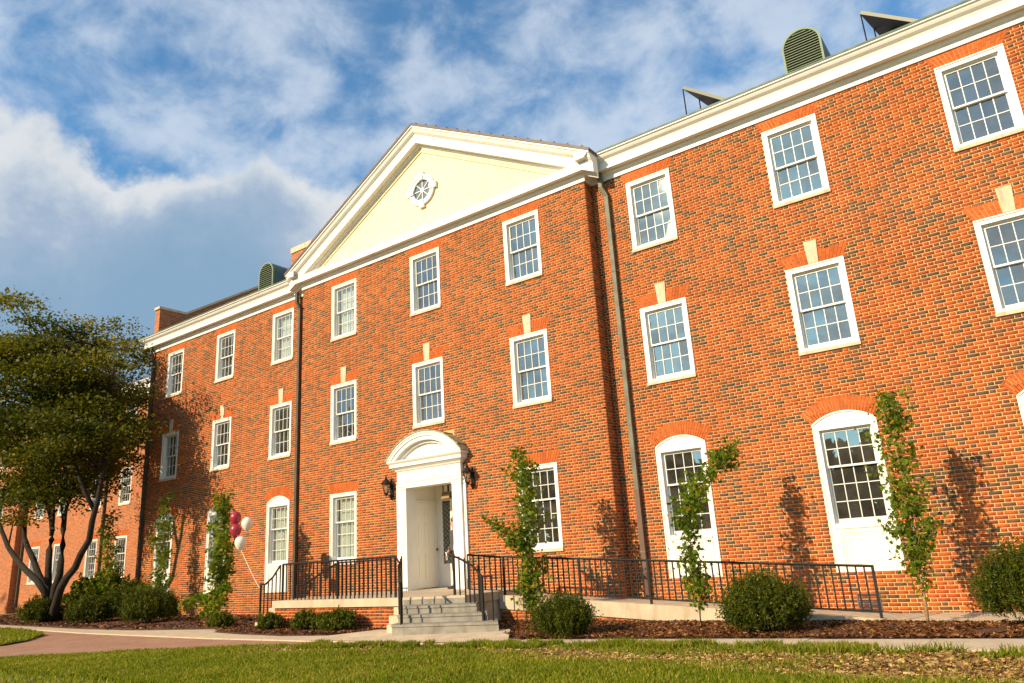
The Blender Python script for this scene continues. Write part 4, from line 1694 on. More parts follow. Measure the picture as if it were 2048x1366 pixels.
pier_bricks(LX0 + 0.05, 1.66, LAND - 0.176, LYF + 0.045, terrace)
EDGE = [((1.75, -3.32), (3.25, -2.95), LAND), ((2.12, -3.80), (3.85, -3.36), 0.535), ((2.40, -4.10), (4.32, -3.62), 0.39), ((2.58, -4.45), (4.76, -3.86), 0.25)]
for i in range(1, 4):
    (xa, ya), (xb, yb), z = EDGE[i]
    nx_, ny_ = 0.24, -0.97
    back = [(xb - 0.72, yb + 0.92), (xa - 0.35, ya + 0.6)]
    b_ = MB()
    b_.prism_z([(xa, ya), (xb, yb)] + back, z - 0.045, z - 0.0001 * i)
    b_.prism_z([(xa + 0.006, ya + 0.02), (xb - 0.005, yb + 0.02)] + [(back[0][0] - 0.01, back[0][1] - 0.02), (back[1][0] + 0.01, back[1][1] - 0.02)], z - (0.26 if i == 3 else 0.21), z - 0.046)
    b_.build('step', 'grey_concrete', terrace)
# top riser
b_ = MB()
b_.prism_z([(1.72, -3.30), (3.22, -2.93), (3.1, -2.6), (1.7, -2.9)], 0.30, LAND - 0.172)
b_.build('riser', 'grey_concrete', terrace)
# stepped stone cheek on the left of the flight
for xa, ya, z, w_ in ((1.76, -3.34, 0.50, 0.22), (1.96, -3.68, 0.36, 0.24), (2.20, -3.98, 0.22, 0.26)):
    b_ = MB()
    b_.prism_z([(xa - 0.10, ya - 0.12), (xa + w_, ya - 0.18), (xa + w_ + 0.05, ya + 0.32), (xa - 0.10, ya + 0.32)], -0.02, z)
    b_.build('cheek_block', 'concrete', terrace)
# little side steps at the far end of the landing
for i in range(3):
    b_ = MB()
    b_.box(LX0 - 0.28 * (i + 1), LX0 - 0.28 * i - 0.002, LYF + 0.12, -1.9, 0.0, LAND - 0.17 * (i + 1))
    b_.build('step', 'concrete', terrace)

ramp = thing('access_ramp', 'long sloping concrete ramp with brick base along the right wall', 'ramp')
RX0, RX1, RYO = 3.305, 10.95, -1.90
RZ0, RZ1 = 0.60, 0.095
def rz(x):
    return RZ0 + (RZ1 - RZ0) * (x - RX0) / (RX1 - RX0)
b_ = MB()
b_.hexa([(x, y, rz(x) + dz_) for dz_ in (-0.28, 0.0) for y in (RYO, RYO + 0.18) for x in (RX0, RX1)])
b_.build('kerb', 'concrete', ramp)
b_ = MB()
b_.hexa([(x, y, rz(x) + dz_) for dz_ in (-0.30, -0.09) for y in (RYO + 0.182, -0.016) for x in (RX0, RX1)])
b_.build('ramp_slab', 'concrete', ramp)
b_ = MB()
b_.hexa([(x, y, z) for z in (-0.1, None) for y in (RYO + 0.06, RYO + 0.16) for x in (RX0, 7.8)] if False else
        [(RX0, RYO + 0.06, -0.1), (7.8, RYO + 0.06, -0.1), (RX0, RYO + 0.16, -0.1), (7.8, RYO + 0.16, -0.1),
         (RX0, RYO + 0.06, rz(RX0) - 0.282), (7.8, RYO + 0.06, rz(7.8) - 0.282), (RX0, RYO + 0.16, rz(RX0) - 0.282), (7.8, RYO + 0.16, rz(7.8) - 0.282)])
b_.build('ramp_base', 'mortar', ramp)
pier_bricks(RX0, 7.9, 0.33, RYO + 0.05, ramp, cut=lambda x, z: z < rz(x) - 0.275)

# ------------------------------------------------------------------ railings
def bar_mesh(L, w, name='baluster'):
    b_ = MB()
    b_.box(-w, w, -w, w, 0, L)
    return b_.mesh(name, 'iron')


BAL = bar_mesh(1.0, 0.0115)
POST = bar_mesh(1.0, 0.020, 'post')


def railing(name, label, path, htop, step, posts, foot=None, gap=0.09, group='black iron railings', rail_path=None):
    """path: list of base points; rail follows at htop above it"""
    t = thing(name, label, 'railing', (0, 0, 0), group)
    pts = [Vector(p) for p in path]
    tops = [p + Vector((0, 0, htop)) for p in pts] if rail_path is None else [Vector(p) for p in rail_path]
    b_ = MB()
    b_.tube(tops, 0.023, 6)
    b_.build('top_rail', 'iron', t)
    if gap is not None:
        b_ = MB()
        b_.tube([p + Vector((0, 0, gap)) for p in pts], 0.014, 4, square=True)
        b_.build('bottom_rail', 'iron', t)
    seg = [(pts[i], pts[i + 1], tops[i], tops[i + 1]) for i in range(len(pts) - 1)]
    for a, c, ta, tb in seg:
        L = (Vector((c.x, c.y, 0)) - Vector((a.x, a.y, 0))).length
        n = max(1, int(round(L / step)))
        for k_ in range(n + 1):
            f = k_ / n
            p = a.lerp(c, f)
            q = ta.lerp(tb, f)
            if k_ == n and not (c - pts[-1]).length < 1e-6:
                continue
            is_post = any((Vector((p.x, p.y, 0)) - Vector((r_[0], r_[1], 0))).length < step * 0.5 for r_ in posts)
            z0 = p.z if is_post else p.z + (gap or 0)
            if is_post and foot:
                z0 -= foot
            o_ = put('post' if is_post else 'baluster', POST if is_post else BAL, t, (p.x, p.y, z0))
            o_.scale = (1, 1, (q.z - z0 + (0.02 if is_post else 0.0)))
    return t


ry = RYO + 0.09
railing('iron_railing', 'long black iron railing sloping down along the concrete ramp', [(3.4, ry, rz(3.4)), (RX1 - 0.05, ry, rz(RX1))], 0.80, 0.130,
        [(3.4, ry), (5.3, ry), (6.95, ry), (RX1 - 0.05, ry)], foot=0.14)
railing('iron_railing', 'black iron railing on the front edge of the landing left of the steps', [(-2.55, LYF + 0.18, LAND), (1.40, LYF + 0.18, LAND)], 0.86, 0.145,
        [(-2.55, LYF + 0.18), (-0.5, LYF + 0.18), (1.40, LYF + 0.18)], gap=None)
railing('iron_railing', 'short black handrail sloping down at the left end of the landing', [(-3.45, LYF + 0.18, 0.05), (-3.3, LYF + 0.18, 0.20), (-2.98, LYF + 0.18, 0.42), (-2.66, LYF + 0.18, LAND)], 0.80, 0.17,
        [(-3.45, LYF + 0.18)], gap=None, rail_path=[(-3.45, LYF + 0.18, 1.08), (-3.25, LYF + 0.18, 1.08), (-2.95, LYF + 0.18, 1.25), (-2.66, LYF + 0.18, LAND + 0.84)])
railing('iron_railing', 'black railing at the back of the landing in front of the windowsill', [(-1.85, -1.95, LAND), (0.05, -1.95, LAND)], 0.82, 0.16,
        [(-1.85, -1.95), (0.05, -1.95)], gap=None)
railing('iron_railing', 'black rear handrail dropping to the side steps behind the landing', [(-3.5, -1.95, 0.05), (-3.2, -1.95, 0.05), (-1.95, -1.95, LAND)], 0.8, 0.2,
        [(-3.5, -1.95)], gap=None, rail_path=[(-3.5, -1.95, 0.98), (-3.2, -1.95, 1.0), (-1.95, -1.95, LAND + 0.80)])
railing('iron_railing', 'black handrail beside the steps on their left edge', [(1.72, -3.26, LAND), (2.26, -3.9, 0.40), (2.62, -4.20, 0.25), (2.78, -4.38, 0.25)], 0.85, 0.24,
        [(2.62, -4.20)], gap=None, rail_path=[(1.42, -3.14, LAND + 0.86), (1.85, -3.45, LAND + 0.70), (2.62, -4.20, 1.06), (2.80, -4.40, 1.02)])
railing('iron_railing', 'black handrail beside the steps on their right edge', [(2.86, -2.85, LAND), (3.3, -3.02, 0.535), (3.92, -3.34, 0.39), (4.26, -3.66, 0.25), (4.50, -3.66, 0.25)], 0.85, 0.22,
        [(4.26, -3.66), (2.86, -2.85)], gap=None, rail_path=[(2.70, -2.78, LAND + 0.82), (3.1, -2.95, LAND + 0.74), (3.72, -3.27, 1.26), (4.26, -3.66, 1.06), (4.52, -3.66, 1.06)])
railing('iron_railing', 'black railing bridging the landing and the top of the ramp', [(3.12, -2.70, LAND), (3.32, ry, rz(3.4))], 0.80, 0.16, [], gap=0.1)

# ------------------------------------------------------------------ solar racks on the roof
def solar(px, py, pz, ang, Lh, Lw, tilt, label, zroof):
    t = thing('solar_rack', label, 'solar panel', (px, py, pz), 'solar racks on the roof')
    d1 = Vector((math.sin(ang), math.cos(ang), 0))
    d2 = Vector((math.cos(ang), -math.sin(ang), -math.tan(tilt))).normalized()
    nn = d2.cross(d1).normalized()
    if nn.z < 0:
        nn = -nn
    c = [Vector((0, 0, 0)), d2 * Lw, d1 * Lh, d1 * Lh + d2 * Lw]
    b_ = MB()
    b_.hexa([tuple(q) for q in c] + [tuple(q + nn * 0.055) for q in c])
    b_.build('panel', 'solar_back', t)
    b_ = MB()
    e0 = [c[0] - d1 * 0.012 - nn * 0.004, c[1] - d1 * 0.012 - nn * 0.004]
    b_.hexa([tuple(q) for q in (e0[0], e0[1], e0[0] + d1 * 0.011, e0[1] + d1 * 0.011)] + [tuple(q + nn * 0.075) for q in (e0[0], e0[1], e0[0] + d1 * 0.011, e0[1] + d1 * 0.011)])
    b_.build('frame', 'solar_edge', t)
    for k_, f in enumerate((0.0, 0.5, 1.0)):
        q = d1 * (Lh * f) + d2 * 0.02
        b_ = MB()
        y = py + q.y
        zr_ = ZE + 0.02 + RS * (y + 0.30) - pz
        b_.tube([tuple(q - nn * 0.002), (q.x, q.y, min(zr_, q.z - 0.1))], 0.016, 6)
        b_.build('post', 'iron', t)


solar(8.02, 0.70, 12.53, math.radians(10), 1.5, 1.55, math.radians(41), 'small tilted solar rack above the cornice left of the roof vent', 11.3)
solar(12.25, 0.70, 12.48, math.radians(10), 1.5, 1.5, math.radians(41), 'large tilted solar rack above the cornice right of the roof vent', 11.3)

# ------------------------------------------------------------------ set-back wing at far left
wing = thing('brick_wing', 'set back red brick wing of the hall behind the tree', 'building')
FYW = 3.45
fcols = [(-24.05, FYW), (-27.0, FYW), (-30.7, FYW), (-33.6, FYW)]
fcols2 = [(-38.2, FYW - 0.4), (-41.6, FYW - 0.4), (-45, FYW - 0.4)]
for x0, x1, y, cols in ((-35.4, -HX + 0.01, FYW, fcols), (-60, -35.4, FYW - 0.4, fcols2)):
    rects = []
    for xc, _ in cols:
        rects += [(xc - WW / 2, xc + WW / 2, zt - hh, zt) for zt, hh in ((Z3, WH), (Z2, WH), (Z1P, WB))]
    xs = sorted({x0, x1, *[r[0] for r in rects], *[r[1] for r in rects]})
    zs = sorted({-0.2, ZF, *[r[2] for r in rects], *[r[3] for r in rects]})
    b_ = MB()
    for i in range(len(xs) - 1):
        for j in range(len(zs) - 1):
            cx, cz = (xs[i] + xs[i + 1]) / 2, (zs[j] + zs[j + 1]) / 2
            if not any(r[0] < cx < r[1] and r[2] < cz < r[3] for r in rects):
                b_.poly([(xs[i], y, zs[j]), (xs[i + 1], y, zs[j]), (xs[i + 1], y, zs[j + 1]), (xs[i], y, zs[j + 1])])
    if y < FYW:
        b_.poly([(x1, y, -0.2), (x1, FYW, -0.2), (x1, FYW, ZF), (x1, y, ZF)])
    b_.build('wall', 'distant_brick', wing)
    for xc, _ in cols:
        for zt, kind in ((Z3, 'std'), (Z2, 'std'), (Z1P, 'tall')):
            add_window(kind, xc, y, zt, wing, False)
            jack_arch(xc, y, zt, zt == Z2, wing, False)
b_ = MB()
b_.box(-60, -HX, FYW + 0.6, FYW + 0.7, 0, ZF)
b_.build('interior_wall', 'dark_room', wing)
b_ = MB()
full = low[:-1] + crown[1:]
b_.sweep(full, [(-60, FYW - 0.4), (-35.4, FYW - 0.4), (-35.4, FYW), (-HX, FYW)])
b_.build('cornice', 'white_paint', wing)
b_ = MB()
b_.poly([(-60, FYW - 0.8, ZE), (-HX, FYW - 0.4, ZE), (-HX, FYW + 6, ZE + 3.5), (-60, FYW + 6, ZE + 3.5)])
b_.build('roof', 'roof_slate', wing)
for x in (-25.9, -35.15):
    b_ = MB()
    b_.box(x - 0.05, x + 0.05, FYW - 0.13, FYW - 0.03, 0.3, ZF)
    b_.build('downspout', 'pipe_dark', wing)


# ------------------------------------------------------------------ vegetation
def leaf_cloud(c, u, v, tone, shape='leaf'):
    """c centres, u half length vectors, v half width vectors"""
    n = len(c)
    if shape == 'leaf':            # rhombus
        V = np.concatenate([c - u, c + v, c + u, c - v])
        F = np.stack([np.arange(n) + k * n for k in range(4)], 1)
        return V, F, tone
    # lobed maple leaf: five points, drawn as a fan of quads
    nrm_ = np.cross(u, v)
    nrm_ /= np.linalg.norm(nrm_, axis=1)[:, None] + 1e-9
    fold = nrm_ * np.linalg.norm(v, axis=1)[:, None] * 0.22
    pts = [c - u * 0.55, c - u * 0.35 + v * 0.75 + fold, c + u * 0.0 + v * 0.38 + fold * 0.4, c + u * 0.45 + v * 0.95 + fold, c + u * 0.40 + v * 0.30 + fold * 0.3, c + u * 1.05,
           c + u * 0.40 - v * 0.30 + fold * 0.3, c + u * 0.45 - v * 0.95 + fold, c + u * 0.0 - v * 0.38 + fold * 0.4, c - u * 0.35 - v * 0.75 + fold]
    V = np.concatenate(pts)
    i = np.arange(n)
    q = lambda *k: np.stack([i + a * n for a in k], 1)
    F = np.concatenate([q(0, 1, 2, 8), q(2, 3, 4, 8), q(4, 5, 6, 8), q(6, 7, 8, 4), q(0, 8, 9, 9)[:, [0, 1, 2, 0]]])
    # last entry as degenerate-free quad
    F[-n:] = q(0, 2, 8, 9)
    return V, F, np.tile(tone, 5)


def rand_dirs(n, flat=1.0):
    d = rng.normal(size=(n, 3))
    d[:, 2] *= flat
    return d / np.linalg.norm(d, axis=1)[:, None]


def perp(d):
    r_ = rand_dirs(len(d))
    v = np.cross(d, r_)
    return v / (np.linalg.norm(v, axis=1)[:, None] + 1e-9)


def young_tree(loc, label, spine, branches, h_clear, n_leaf, rad, leaf, cat='tree'):
    """slim columnar maple; spine in local coordinates"""
    t = thing('young_tree', label, cat, loc, 'slim young trees planted along the facade')
    sp = [Vector(p) for p in spine]
    def at(f):
        f = f * (len(sp) - 1)
        i = min(int(f), len(sp) - 2)
        return sp[i].lerp(sp[i + 1], f - i)
    H = sp[-1].z
    b_ = MB()
    b_.tube([tuple(at(k / 10)) for k in range(11)], [0.026 * (1 - 0.85 * k / 10) for k in range(11)], 7)
    C, T = [], []
    nb = 46
    tips = []
    for k in range(nb):
        f = h_clear + (0.97 - h_clear) * k / (nb - 1)
        p = at(f)
        a = k * 2.39996 + random.uniform(-0.4, 0.4)
        L = rad(f) * random.uniform(0.35, 1.15) * 0.9
        q = p + Vector((math.cos(a) * L, math.sin(a) * L, L * random.uniform(0.5, 1.3)))
        mid = p.lerp(q, 0.5) + Vector((0, 0, -0.03))
        b_.tube([tuple(p), tuple(mid), tuple(q)], [0.008, 0.006, 0.003], 4)
        tips.append((p, mid, q, 1.0))
    for pts in branches:
        pp = [Vector(x_) for x_ in pts]
        b_.tube([tuple(x_) for x_ in pp], [0.010 - 0.007 * i / (len(pp) - 1) for i in range(len(pp))], 5)
        for i in range(len(pp) - 1):
            tips.append((pp[i], pp[i].lerp(pp[i + 1], 0.5), pp[i + 1], 1.6))
    b_.build('trunk', 'young_bark', t, True)
    w_ = np.array([x_[3] * (x_[2] - x_[0]).length for x_ in tips])
    pick = rng.choice(len(tips), n_leaf, p=w_ / w_.sum())
    f = rng.uniform(0.15, 1.08, n_leaf)
    A_ = np.array([tuple(x_[0]) for x_ in tips])[pick]
    B_ = np.array([tuple(x_[2]) for x_ in tips])[pick]
    C = A_ + (B_ - A_) * f[:, None] + rng.normal(0, 0.082, (n_leaf, 3))
    u = rand_dirs(n_leaf, 0.7)
    u[:, 2] -= 0.45                       # leaves hang
    u /= np.linalg.norm(u, axis=1)[:, None]
    v = perp(u)
    s = leaf * rng.uniform(0.6, 1.25, n_leaf)
    tone = np.clip(rng.beta(2.2, 3.2, n_leaf) * 0.75 + 0.10 * np.sin(C[:, 2] * 3.1 + C[:, 0] * 4), 0, 1)
    tone = np.where(rng.uniform(0, 1, n_leaf) < 0.07, rng.uniform(0.8, 1.0, n_leaf), tone)
    V, F, T = leaf_cloud(C, u * s[:, None], v * (s * 0.9)[:, None], tone, 'maple')
    stuff(put('foliage', np_mesh('foliage', V, F, 'maple_leaf', T), t))
    return t


young_tree((11.55, -1.82, 0.04), 'tallest slim young maple against the right wing beside the arched window', [(0, 0, 0), (0.04, 0, 0.9), (0.08, 0, 1.8), (0.03, 0, 2.8), (0.03, 0.0, 3.55)], [[(0.1, 0, 1.0), (0.30, -0.1, 1.3), (0.42, -0.1, 1.5)], [(0.08, 0, 1.3), (-0.25, -0.1, 1.4), (-0.33, -0.1, 1.5)]],
           0.12, 1800, lambda f: 0.16 + 0.30 * math.sin(math.pi * min(1, max(0, (1.02 - f))) ** 0.8) * (1 - 0.2 * f), 0.053)
young_tree((8.26, -2.81, 0.04), 'crooked young maple whose leafy top leans right over the ramp', [(0, 0, 0), (0.03, 0, 0.55), (0.02, 0, 1.1), (-0.02, 0, 1.75), (0.10, 0.35, 2.25), (0.33, 0.85, 2.72), (0.44, 1.25, 2.98)], [[(0.36, 0.95, 2.78), (0.50, 1.15, 2.80), (0.58, 1.25, 2.86)]],
           0.12, 1800, lambda f: 0.13 + 0.20 * abs(math.sin(7 * f + 0.6)), 0.052)
young_tree((4.62, -2.55, 0.04), 'slim young maple right of the entrance steps with one limb reaching left', [(0, 0, 0), (0.0, 0, 0.6), (0.02, 0, 1.5), (0.03, 0, 2.5), (-0.08, 0, 3.5)], [[(0.02, 0, 1.45), (-0.35, -0.1, 1.70), (-0.62, -0.15, 1.95), (-0.85, -0.2, 2.12)]],
           0.08, 2800, lambda f: 0.14 + 0.28 * math.sin(math.pi * min(1, max(0, 1.0 - f)) ** 0.75), 0.053)
young_tree((-6.25, -2.60, 0.04), 'slim young maple beside the balloons left of the landing', [(0, 0, 0), (0.08, 0, 0.9), (0.18, 0, 2.0), (0.05, 0, 3.66)], [[(0.05, 0, 0.55), (-0.7, 0.0, 0.75), (-1.15, -0.05, 0.62), (-1.5, -0.1, 0.60)], [(0.02, 0, 0.3), (-0.4, -0.1, 0.35), (-0.55, -0.1, 0.25)], [(0.1, 0, 0.8), (0.5, -0.1, 1.0), (0.75, -0.1, 0.95)]],
           0.12, 2900, lambda f: 0.16 + 0.32 * math.sin(math.pi * min(1, max(0, 1.0 - f)) ** 0.75), 0.066)
young_tree((-12.1, -1.0, 0.04), 'slim young maple in front of the leftmost arched window', [(0, 0, 0), (0.0, 0, 1.0), (-0.05, 0, 2.2), (-0.05, 0, 4.15)], [[(0.0, 0, 0.8), (-0.5, -0.3, 1.0), (-0.7, -0.4, 1.1)]],
           0.13, 1600, lambda f: 0.16 + 0.32 * math.sin(math.pi * min(1, max(0, 1.0 - f)) ** 0.75), 0.066)
young_tree((-15.9, -1.0, 0.04), 'slim yellowing young maple between the big tree and the drainpipe', [(0, 0, 0), (0.0, 0, 1.0), (-0.1, 0, 2.2), (-0.2, 0, 3.95)], [],
           0.14, 1300, lambda f: 0.20 + 0.30 * math.sin(math.pi * min(1, max(0, 1.0 - f)) ** 0.7), 0.066)


def shrub(loc, label, r, h, kind, n, leaf, group, name='shrub', cat='shrub', spike=0.35):
    t = thing(name, label, cat, loc, group)
    b_ = MB()
    for k in range(14):
        a = k * 2.4
        q = Vector((math.cos(a) * r * 0.6, math.sin(a) * r * 0.6, h * random.uniform(0.6, 0.85)))
        b_.tube([(math.cos(a) * 0.04, math.sin(a) * 0.04, 0), tuple(q * 0.5), tuple(q)], [0.015, 0.01, 0.004], 4)
    b_.build('stems', 'bark', t)
    # sprig tips over a lumpy dome, each carrying its own tuft of leaves
    ns = n // 22
    d = rand_dirs(ns)
    d[:, 2] = np.abs(d[:, 2]) * 1.1 - 0.28
    d /= np.linalg.norm(d, axis=1)[:, None]
    lump = 1 + 0.14 * np.sin(d[:, 0] * 7 + loc[0]) * np.cos(d[:, 1] * 6 + loc[1]) + rng.normal(0, 0.09, ns) + 0.22 * (rng.uniform(0, 1, ns) < 0.10) * rng.uniform(0, 1, ns)
    depth = rng.uniform(0.62, 1.0, ns) ** 0.6
    base_ = np.stack([d[:, 0] * r, d[:, 1] * r, 0.40 * h + d[:, 2] * h * 0.60], 1) * 1.0
    ctr = np.array([0, 0, 0.40 * h])
    tip = ctr + (base_ - ctr) * (lump * depth)[:, None]
    growth = d * 0.6 + np.array([0, 0, 0.75]) + rng.normal(0, 0.25, (ns, 3))
    growth /= np.linalg.norm(growth, axis=1)[:, None]
    L = spike * (0.7 + 0.6 * rng.uniform(0, 1, ns)) * min(r, h)
    k = np.repeat(np.arange(ns), 22)
    m = len(k)
    f = rng.uniform(-0.6, 0.6, m)
    C = tip[k] + growth[k] * (L[k] * f)[:, None] + rng.normal(0, leaf * 0.5, (m, 3))
    C[:, 2] = np.maximum(C[:, 2], 0.02)
    u = growth[k] * 0.6 + rand_dirs(m)
    u /= np.linalg.norm(u, axis=1)[:, None]
    v = perp(u)
    s = leaf * rng.uniform(0.6, 1.3, m)
    tone = np.clip(0.30 + 0.16 * rng.normal(size=m) + 0.30 * (f > 0.3) * rng.uniform(0, 1, m) + 0.10 * rng.normal(size=ns)[k], 0, 1)
    V, F, T = leaf_cloud(C, u * s[:, None], v * (s * (0.32 if kind == 'yew_leaf' else 0.55))[:, None], tone)
    stuff(put('foliage', np_mesh('foliage', V, F, kind, T), t))
    return t


GY = 'bristly round shrubs along the facade'
shrub((6.32, -4.05, 0.03), 'bristly round shrub in the mulch right of the steps', 0.49, 0.60, 'yew_leaf', 20400, 0.024, GY, spike=0.50)
shrub((9.55, -3.35, 0.03), 'largest bristly round shrub, in front of the ramp railing', 0.585, 0.80, 'yew_leaf', 28900, 0.025, GY, spike=0.48)
shrub((12.95, -2.45, 0.03), 'bristly tall shrub cut off by the right edge of the photo', 0.54, 1.04, 'yew_leaf', 25500, 0.025, GY, spike=0.45)
shrub((-10.25, -2.35, 0.03), 'rightmost of the dark round shrubs left of the drainpipe, standing alone in mulch', 0.74, 0.98, 'yew_leaf', 20400, 0.037, GY, spike=0.42)
shrub((-14.1, -2.35, 0.03), 'low dark round shrub before the feathery bush under the big tree', 0.62, 0.80, 'yew_leaf', 15300, 0.040, GY, spike=0.42)
shrub((-17.86, -2.35, 0.03), 'leftmost dark round shrub at the foot of the big tree trunk', 0.64, 0.86, 'yew_leaf', 15300, 0.042, GY, spike=0.42)
shrub((-16.9, -0.7, 0.03), 'tall feathery light green bush behind the low shrubs under the tree', 1.05, 1.55, 'box_leaf', 14000, 0.062, None, 'bush', 'bush', 0.30)
shrub((-13.7, -1.2, 0.03), 'dark green bush in front of the corner drainpipe', 0.70, 1.25, 'yew_leaf', 17000, 0.042, None, 'bush', 'bush', 0.35)
GB = 'small clipped boxwoods left of the steps'
shrub((-4.72, -3.40, 0.03), 'small boxwood ball at the foot of the young maple by the balloons', 0.29, 0.40, 'box_leaf', 6000, 0.022, GB, 'boxwood', 'shrub', 0.3)
shrub((-2.25, -3.72, 0.03), 'small boxwood ball at the left corner of the landing', 0.29, 0.40, 'box_leaf', 6000, 0.022, GB, 'boxwood', 'shrub', 0.3)
shrub((-0.91, -3.72, 0.03), 'small boxwood ball against the brick landing, left of a joined pair', 0.30, 0.43, 'box_leaf', 6000, 0.022, GB, 'boxwood', 'shrub', 0.3)
shrub((-0.33, -3.70, 0.03), 'smaller boxwood of the joined pair against the brick landing', 0.23, 0.37, 'box_leaf', 4500, 0.022, GB, 'boxwood', 'shrub', 0.3)
shrub((0.28, -3.76, 0.03), 'larger boxwood of the joined pair nearest the grey steps', 0.36, 0.44, 'box_leaf', 7500, 0.022, GB, 'boxwood', 'shrub', 0.3)

# big multi-stemmed tree
tree = thing('shade_tree', 'big multi stemmed shade tree with olive crown at the left edge', 'tree', (0, 0, 0))
b_ = MB()
STEMS = [[(-17.99, -1.93, 0.00), (-17.71, -2.35, 1.12), (-19.20, -2.54, 2.01), (-21.06, -2.54, 2.94), (-22.65, -2.54, 4.38), (-23.67, -2.63, 6.25), (-24.14, -2.44, 8.48)],
         [(-18.18, -1.84, 0.00), (-19.48, -1.60, 1.21), (-20.97, -1.60, 2.43), (-22.09, -1.60, 3.36), (-22.65, -1.42, 5.04), (-22.74, -1.23, 6.43), (-22.56, -0.86, 9.04), (-22.18, -0.86, 10.53)],
         [(-18.27, -1.84, 0.00), (-18.64, -1.88, 1.21), (-18.92, -1.88, 2.71), (-18.83, -1.88, 3.45), (-19.57, -1.88, 4.52), (-20.41, -1.70, 6.06), (-20.69, -1.42, 8.48), (-20.69, -1.51, 10.91)],
         [(-18.87, -1.88, 3.26), (-19.29, -1.79, 4.66), (-19.57, -2.16, 6.15), (-19.29, -2.54, 8.11), (-18.83, -2.72, 10.35)],
         [(-17.90, -1.93, 0.00), (-17.43, -2.16, 1.26), (-17.15, -2.16, 2.24), (-17.24, -2.16, 3.36), (-16.96, -2.16, 4.48), (-17.34, -2.35, 6.06), (-17.06, -2.54, 7.74), (-16.68, -2.44, 10.53)],
         [(-17.71, -1.98, 0.00), (-15.85, -2.63, 1.26), (-14.91, -2.63, 1.91), (-14.07, -2.63, 2.80), (-13.70, -2.63, 4.15), (-13.52, -2.63, 5.13), (-13.42, -2.63, 6.53), (-13.61, -2.54, 7.92), (-13.98, -2.44, 9.97)],
         [(-13.89, -2.63, 3.82), (-14.54, -3.09, 5.31), (-15.10, -3.47, 7.18), (-15.19, -3.28, 9.79)]]
for st in STEMS:
    r0 = 0.15 if st[0][2] < 1 else 0.085
    k = len(st) - 1
    pts, rad = [], []
    for i in range(k):
        for f in (0, 0.5):
            p = Vector(st[i]).lerp(Vector(st[i + 1]), f)
            if f:
                p += Vector((random.uniform(-0.06, 0.06), random.uniform(-0.06, 0.06), 0))
            pts.append(tuple(p))
            rad.append(r0 * (1 - 0.82 * (i + f) / k) * (1.25 if i == 0 and f == 0 and r0 > 0.1 else 1))
    pts.append(st[-1])
    rad.append(r0 * 0.15)
    b_.tube(pts, rad, 9)
b_.lathe([(0.55, -0.05), (0.42, 0.15), (0.34, 0.45), (0.24, 0.75)], (-17.99, -1.93, 0), 10)
# crown: limbs out to clumps that fill a flattened, open ellipsoid
CC = np.array([-18.4, -2.3, 8.35])
nC = 210
d = rand_dirs(nC)
rr = rng.uniform(0.15, 1.0, nC) ** 0.38
RAD = np.array([5.9, 4.6, 3.9])
lobe = 0.86 + 0.24 * np.sin(d[:, 0] * 5.1 + 1.0) * np.cos(d[:, 2] * 6.3) + 0.13 * np.sin(d[:, 1] * 7.7 + d[:, 2] * 4.0)
cl = CC + d * RAD * (rr * lobe * 1.06)[:, None]
low_ok = cl[:, 2] > 4.6 + 1.6 * rng.uniform(0, 1, nC)
wallok = ~((cl[:, 0] > -16.5) & (cl[:, 1] > -1.3)) & (cl[:, 1] < 2.7)
right_thin = ~((cl[:, 0] > -12.8)) & ~((cl[:, 0] > -15.6) & (cl[:, 2] > 8.6 + 0.35 * (-cl[:, 1] - 2.0)))
cl = cl[low_ok & wallok & right_thin]
front = np.stack([rng.uniform(-15.6, -12.9, 26), rng.uniform(-3.9, -2.1, 26), rng.uniform(5.6, 9.2, 26)], 1)      # limbs reaching along the facade
hang = np.stack([rng.uniform(-23.0, -15.8, 14), rng.uniform(-3.6, -1.2, 14), rng.uniform(3.9, 5.4, 14)], 1)        # low hanging sprays
cl = np.concatenate([cl, front, hang])
stem_pts = np.array([p for st in STEMS for p in st[3:]])
for c in cl:
    j = np.argmin(((stem_pts - c) ** 2).sum(1) + 3 * (stem_pts[:, 2] > c[2]))
    a = Vector(stem_pts[j])
    e = Vector(c)
    if (e - a).length > 0.4:
        mid = a.lerp(e, 0.55) + Vector((0, 0, 0.25))
        b_.tube([tuple(a), tuple(mid), tuple(e)], [0.042, 0.026, 0.010], 5)
b_.build('trunk', 'bark', tree, True)
per = 440
k = np.repeat(np.arange(len(cl)), per)
m = len(k)
spread = np.stack([rng.normal(0, 0.60, m), rng.normal(0, 0.60, m), rng.normal(0, 0.17, m)], 1) * rng.uniform(0.7, 1.25, len(cl))[k][:, None]
C = cl[k] + spread
C[:, 2] += -0.10 * (spread[:, 0] ** 2 + spread[:, 1] ** 2)
ok = ~((C[:, 0] > -16.3) & (C[:, 1] > -0.55)) & (C[:, 1] < 3.0)
C, k = C[ok], k[ok]
m = len(C)
u = rand_dirs(m, 0.6)
v = perp(u)
s = 0.066 * rng.uniform(0.6, 1.35, m)
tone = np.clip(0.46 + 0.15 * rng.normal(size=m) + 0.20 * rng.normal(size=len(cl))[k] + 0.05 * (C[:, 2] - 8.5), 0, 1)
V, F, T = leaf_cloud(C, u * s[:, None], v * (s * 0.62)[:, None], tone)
stuff(put('crown', np_mesh('crown', V, F, 'tree_leaf', T), tree))

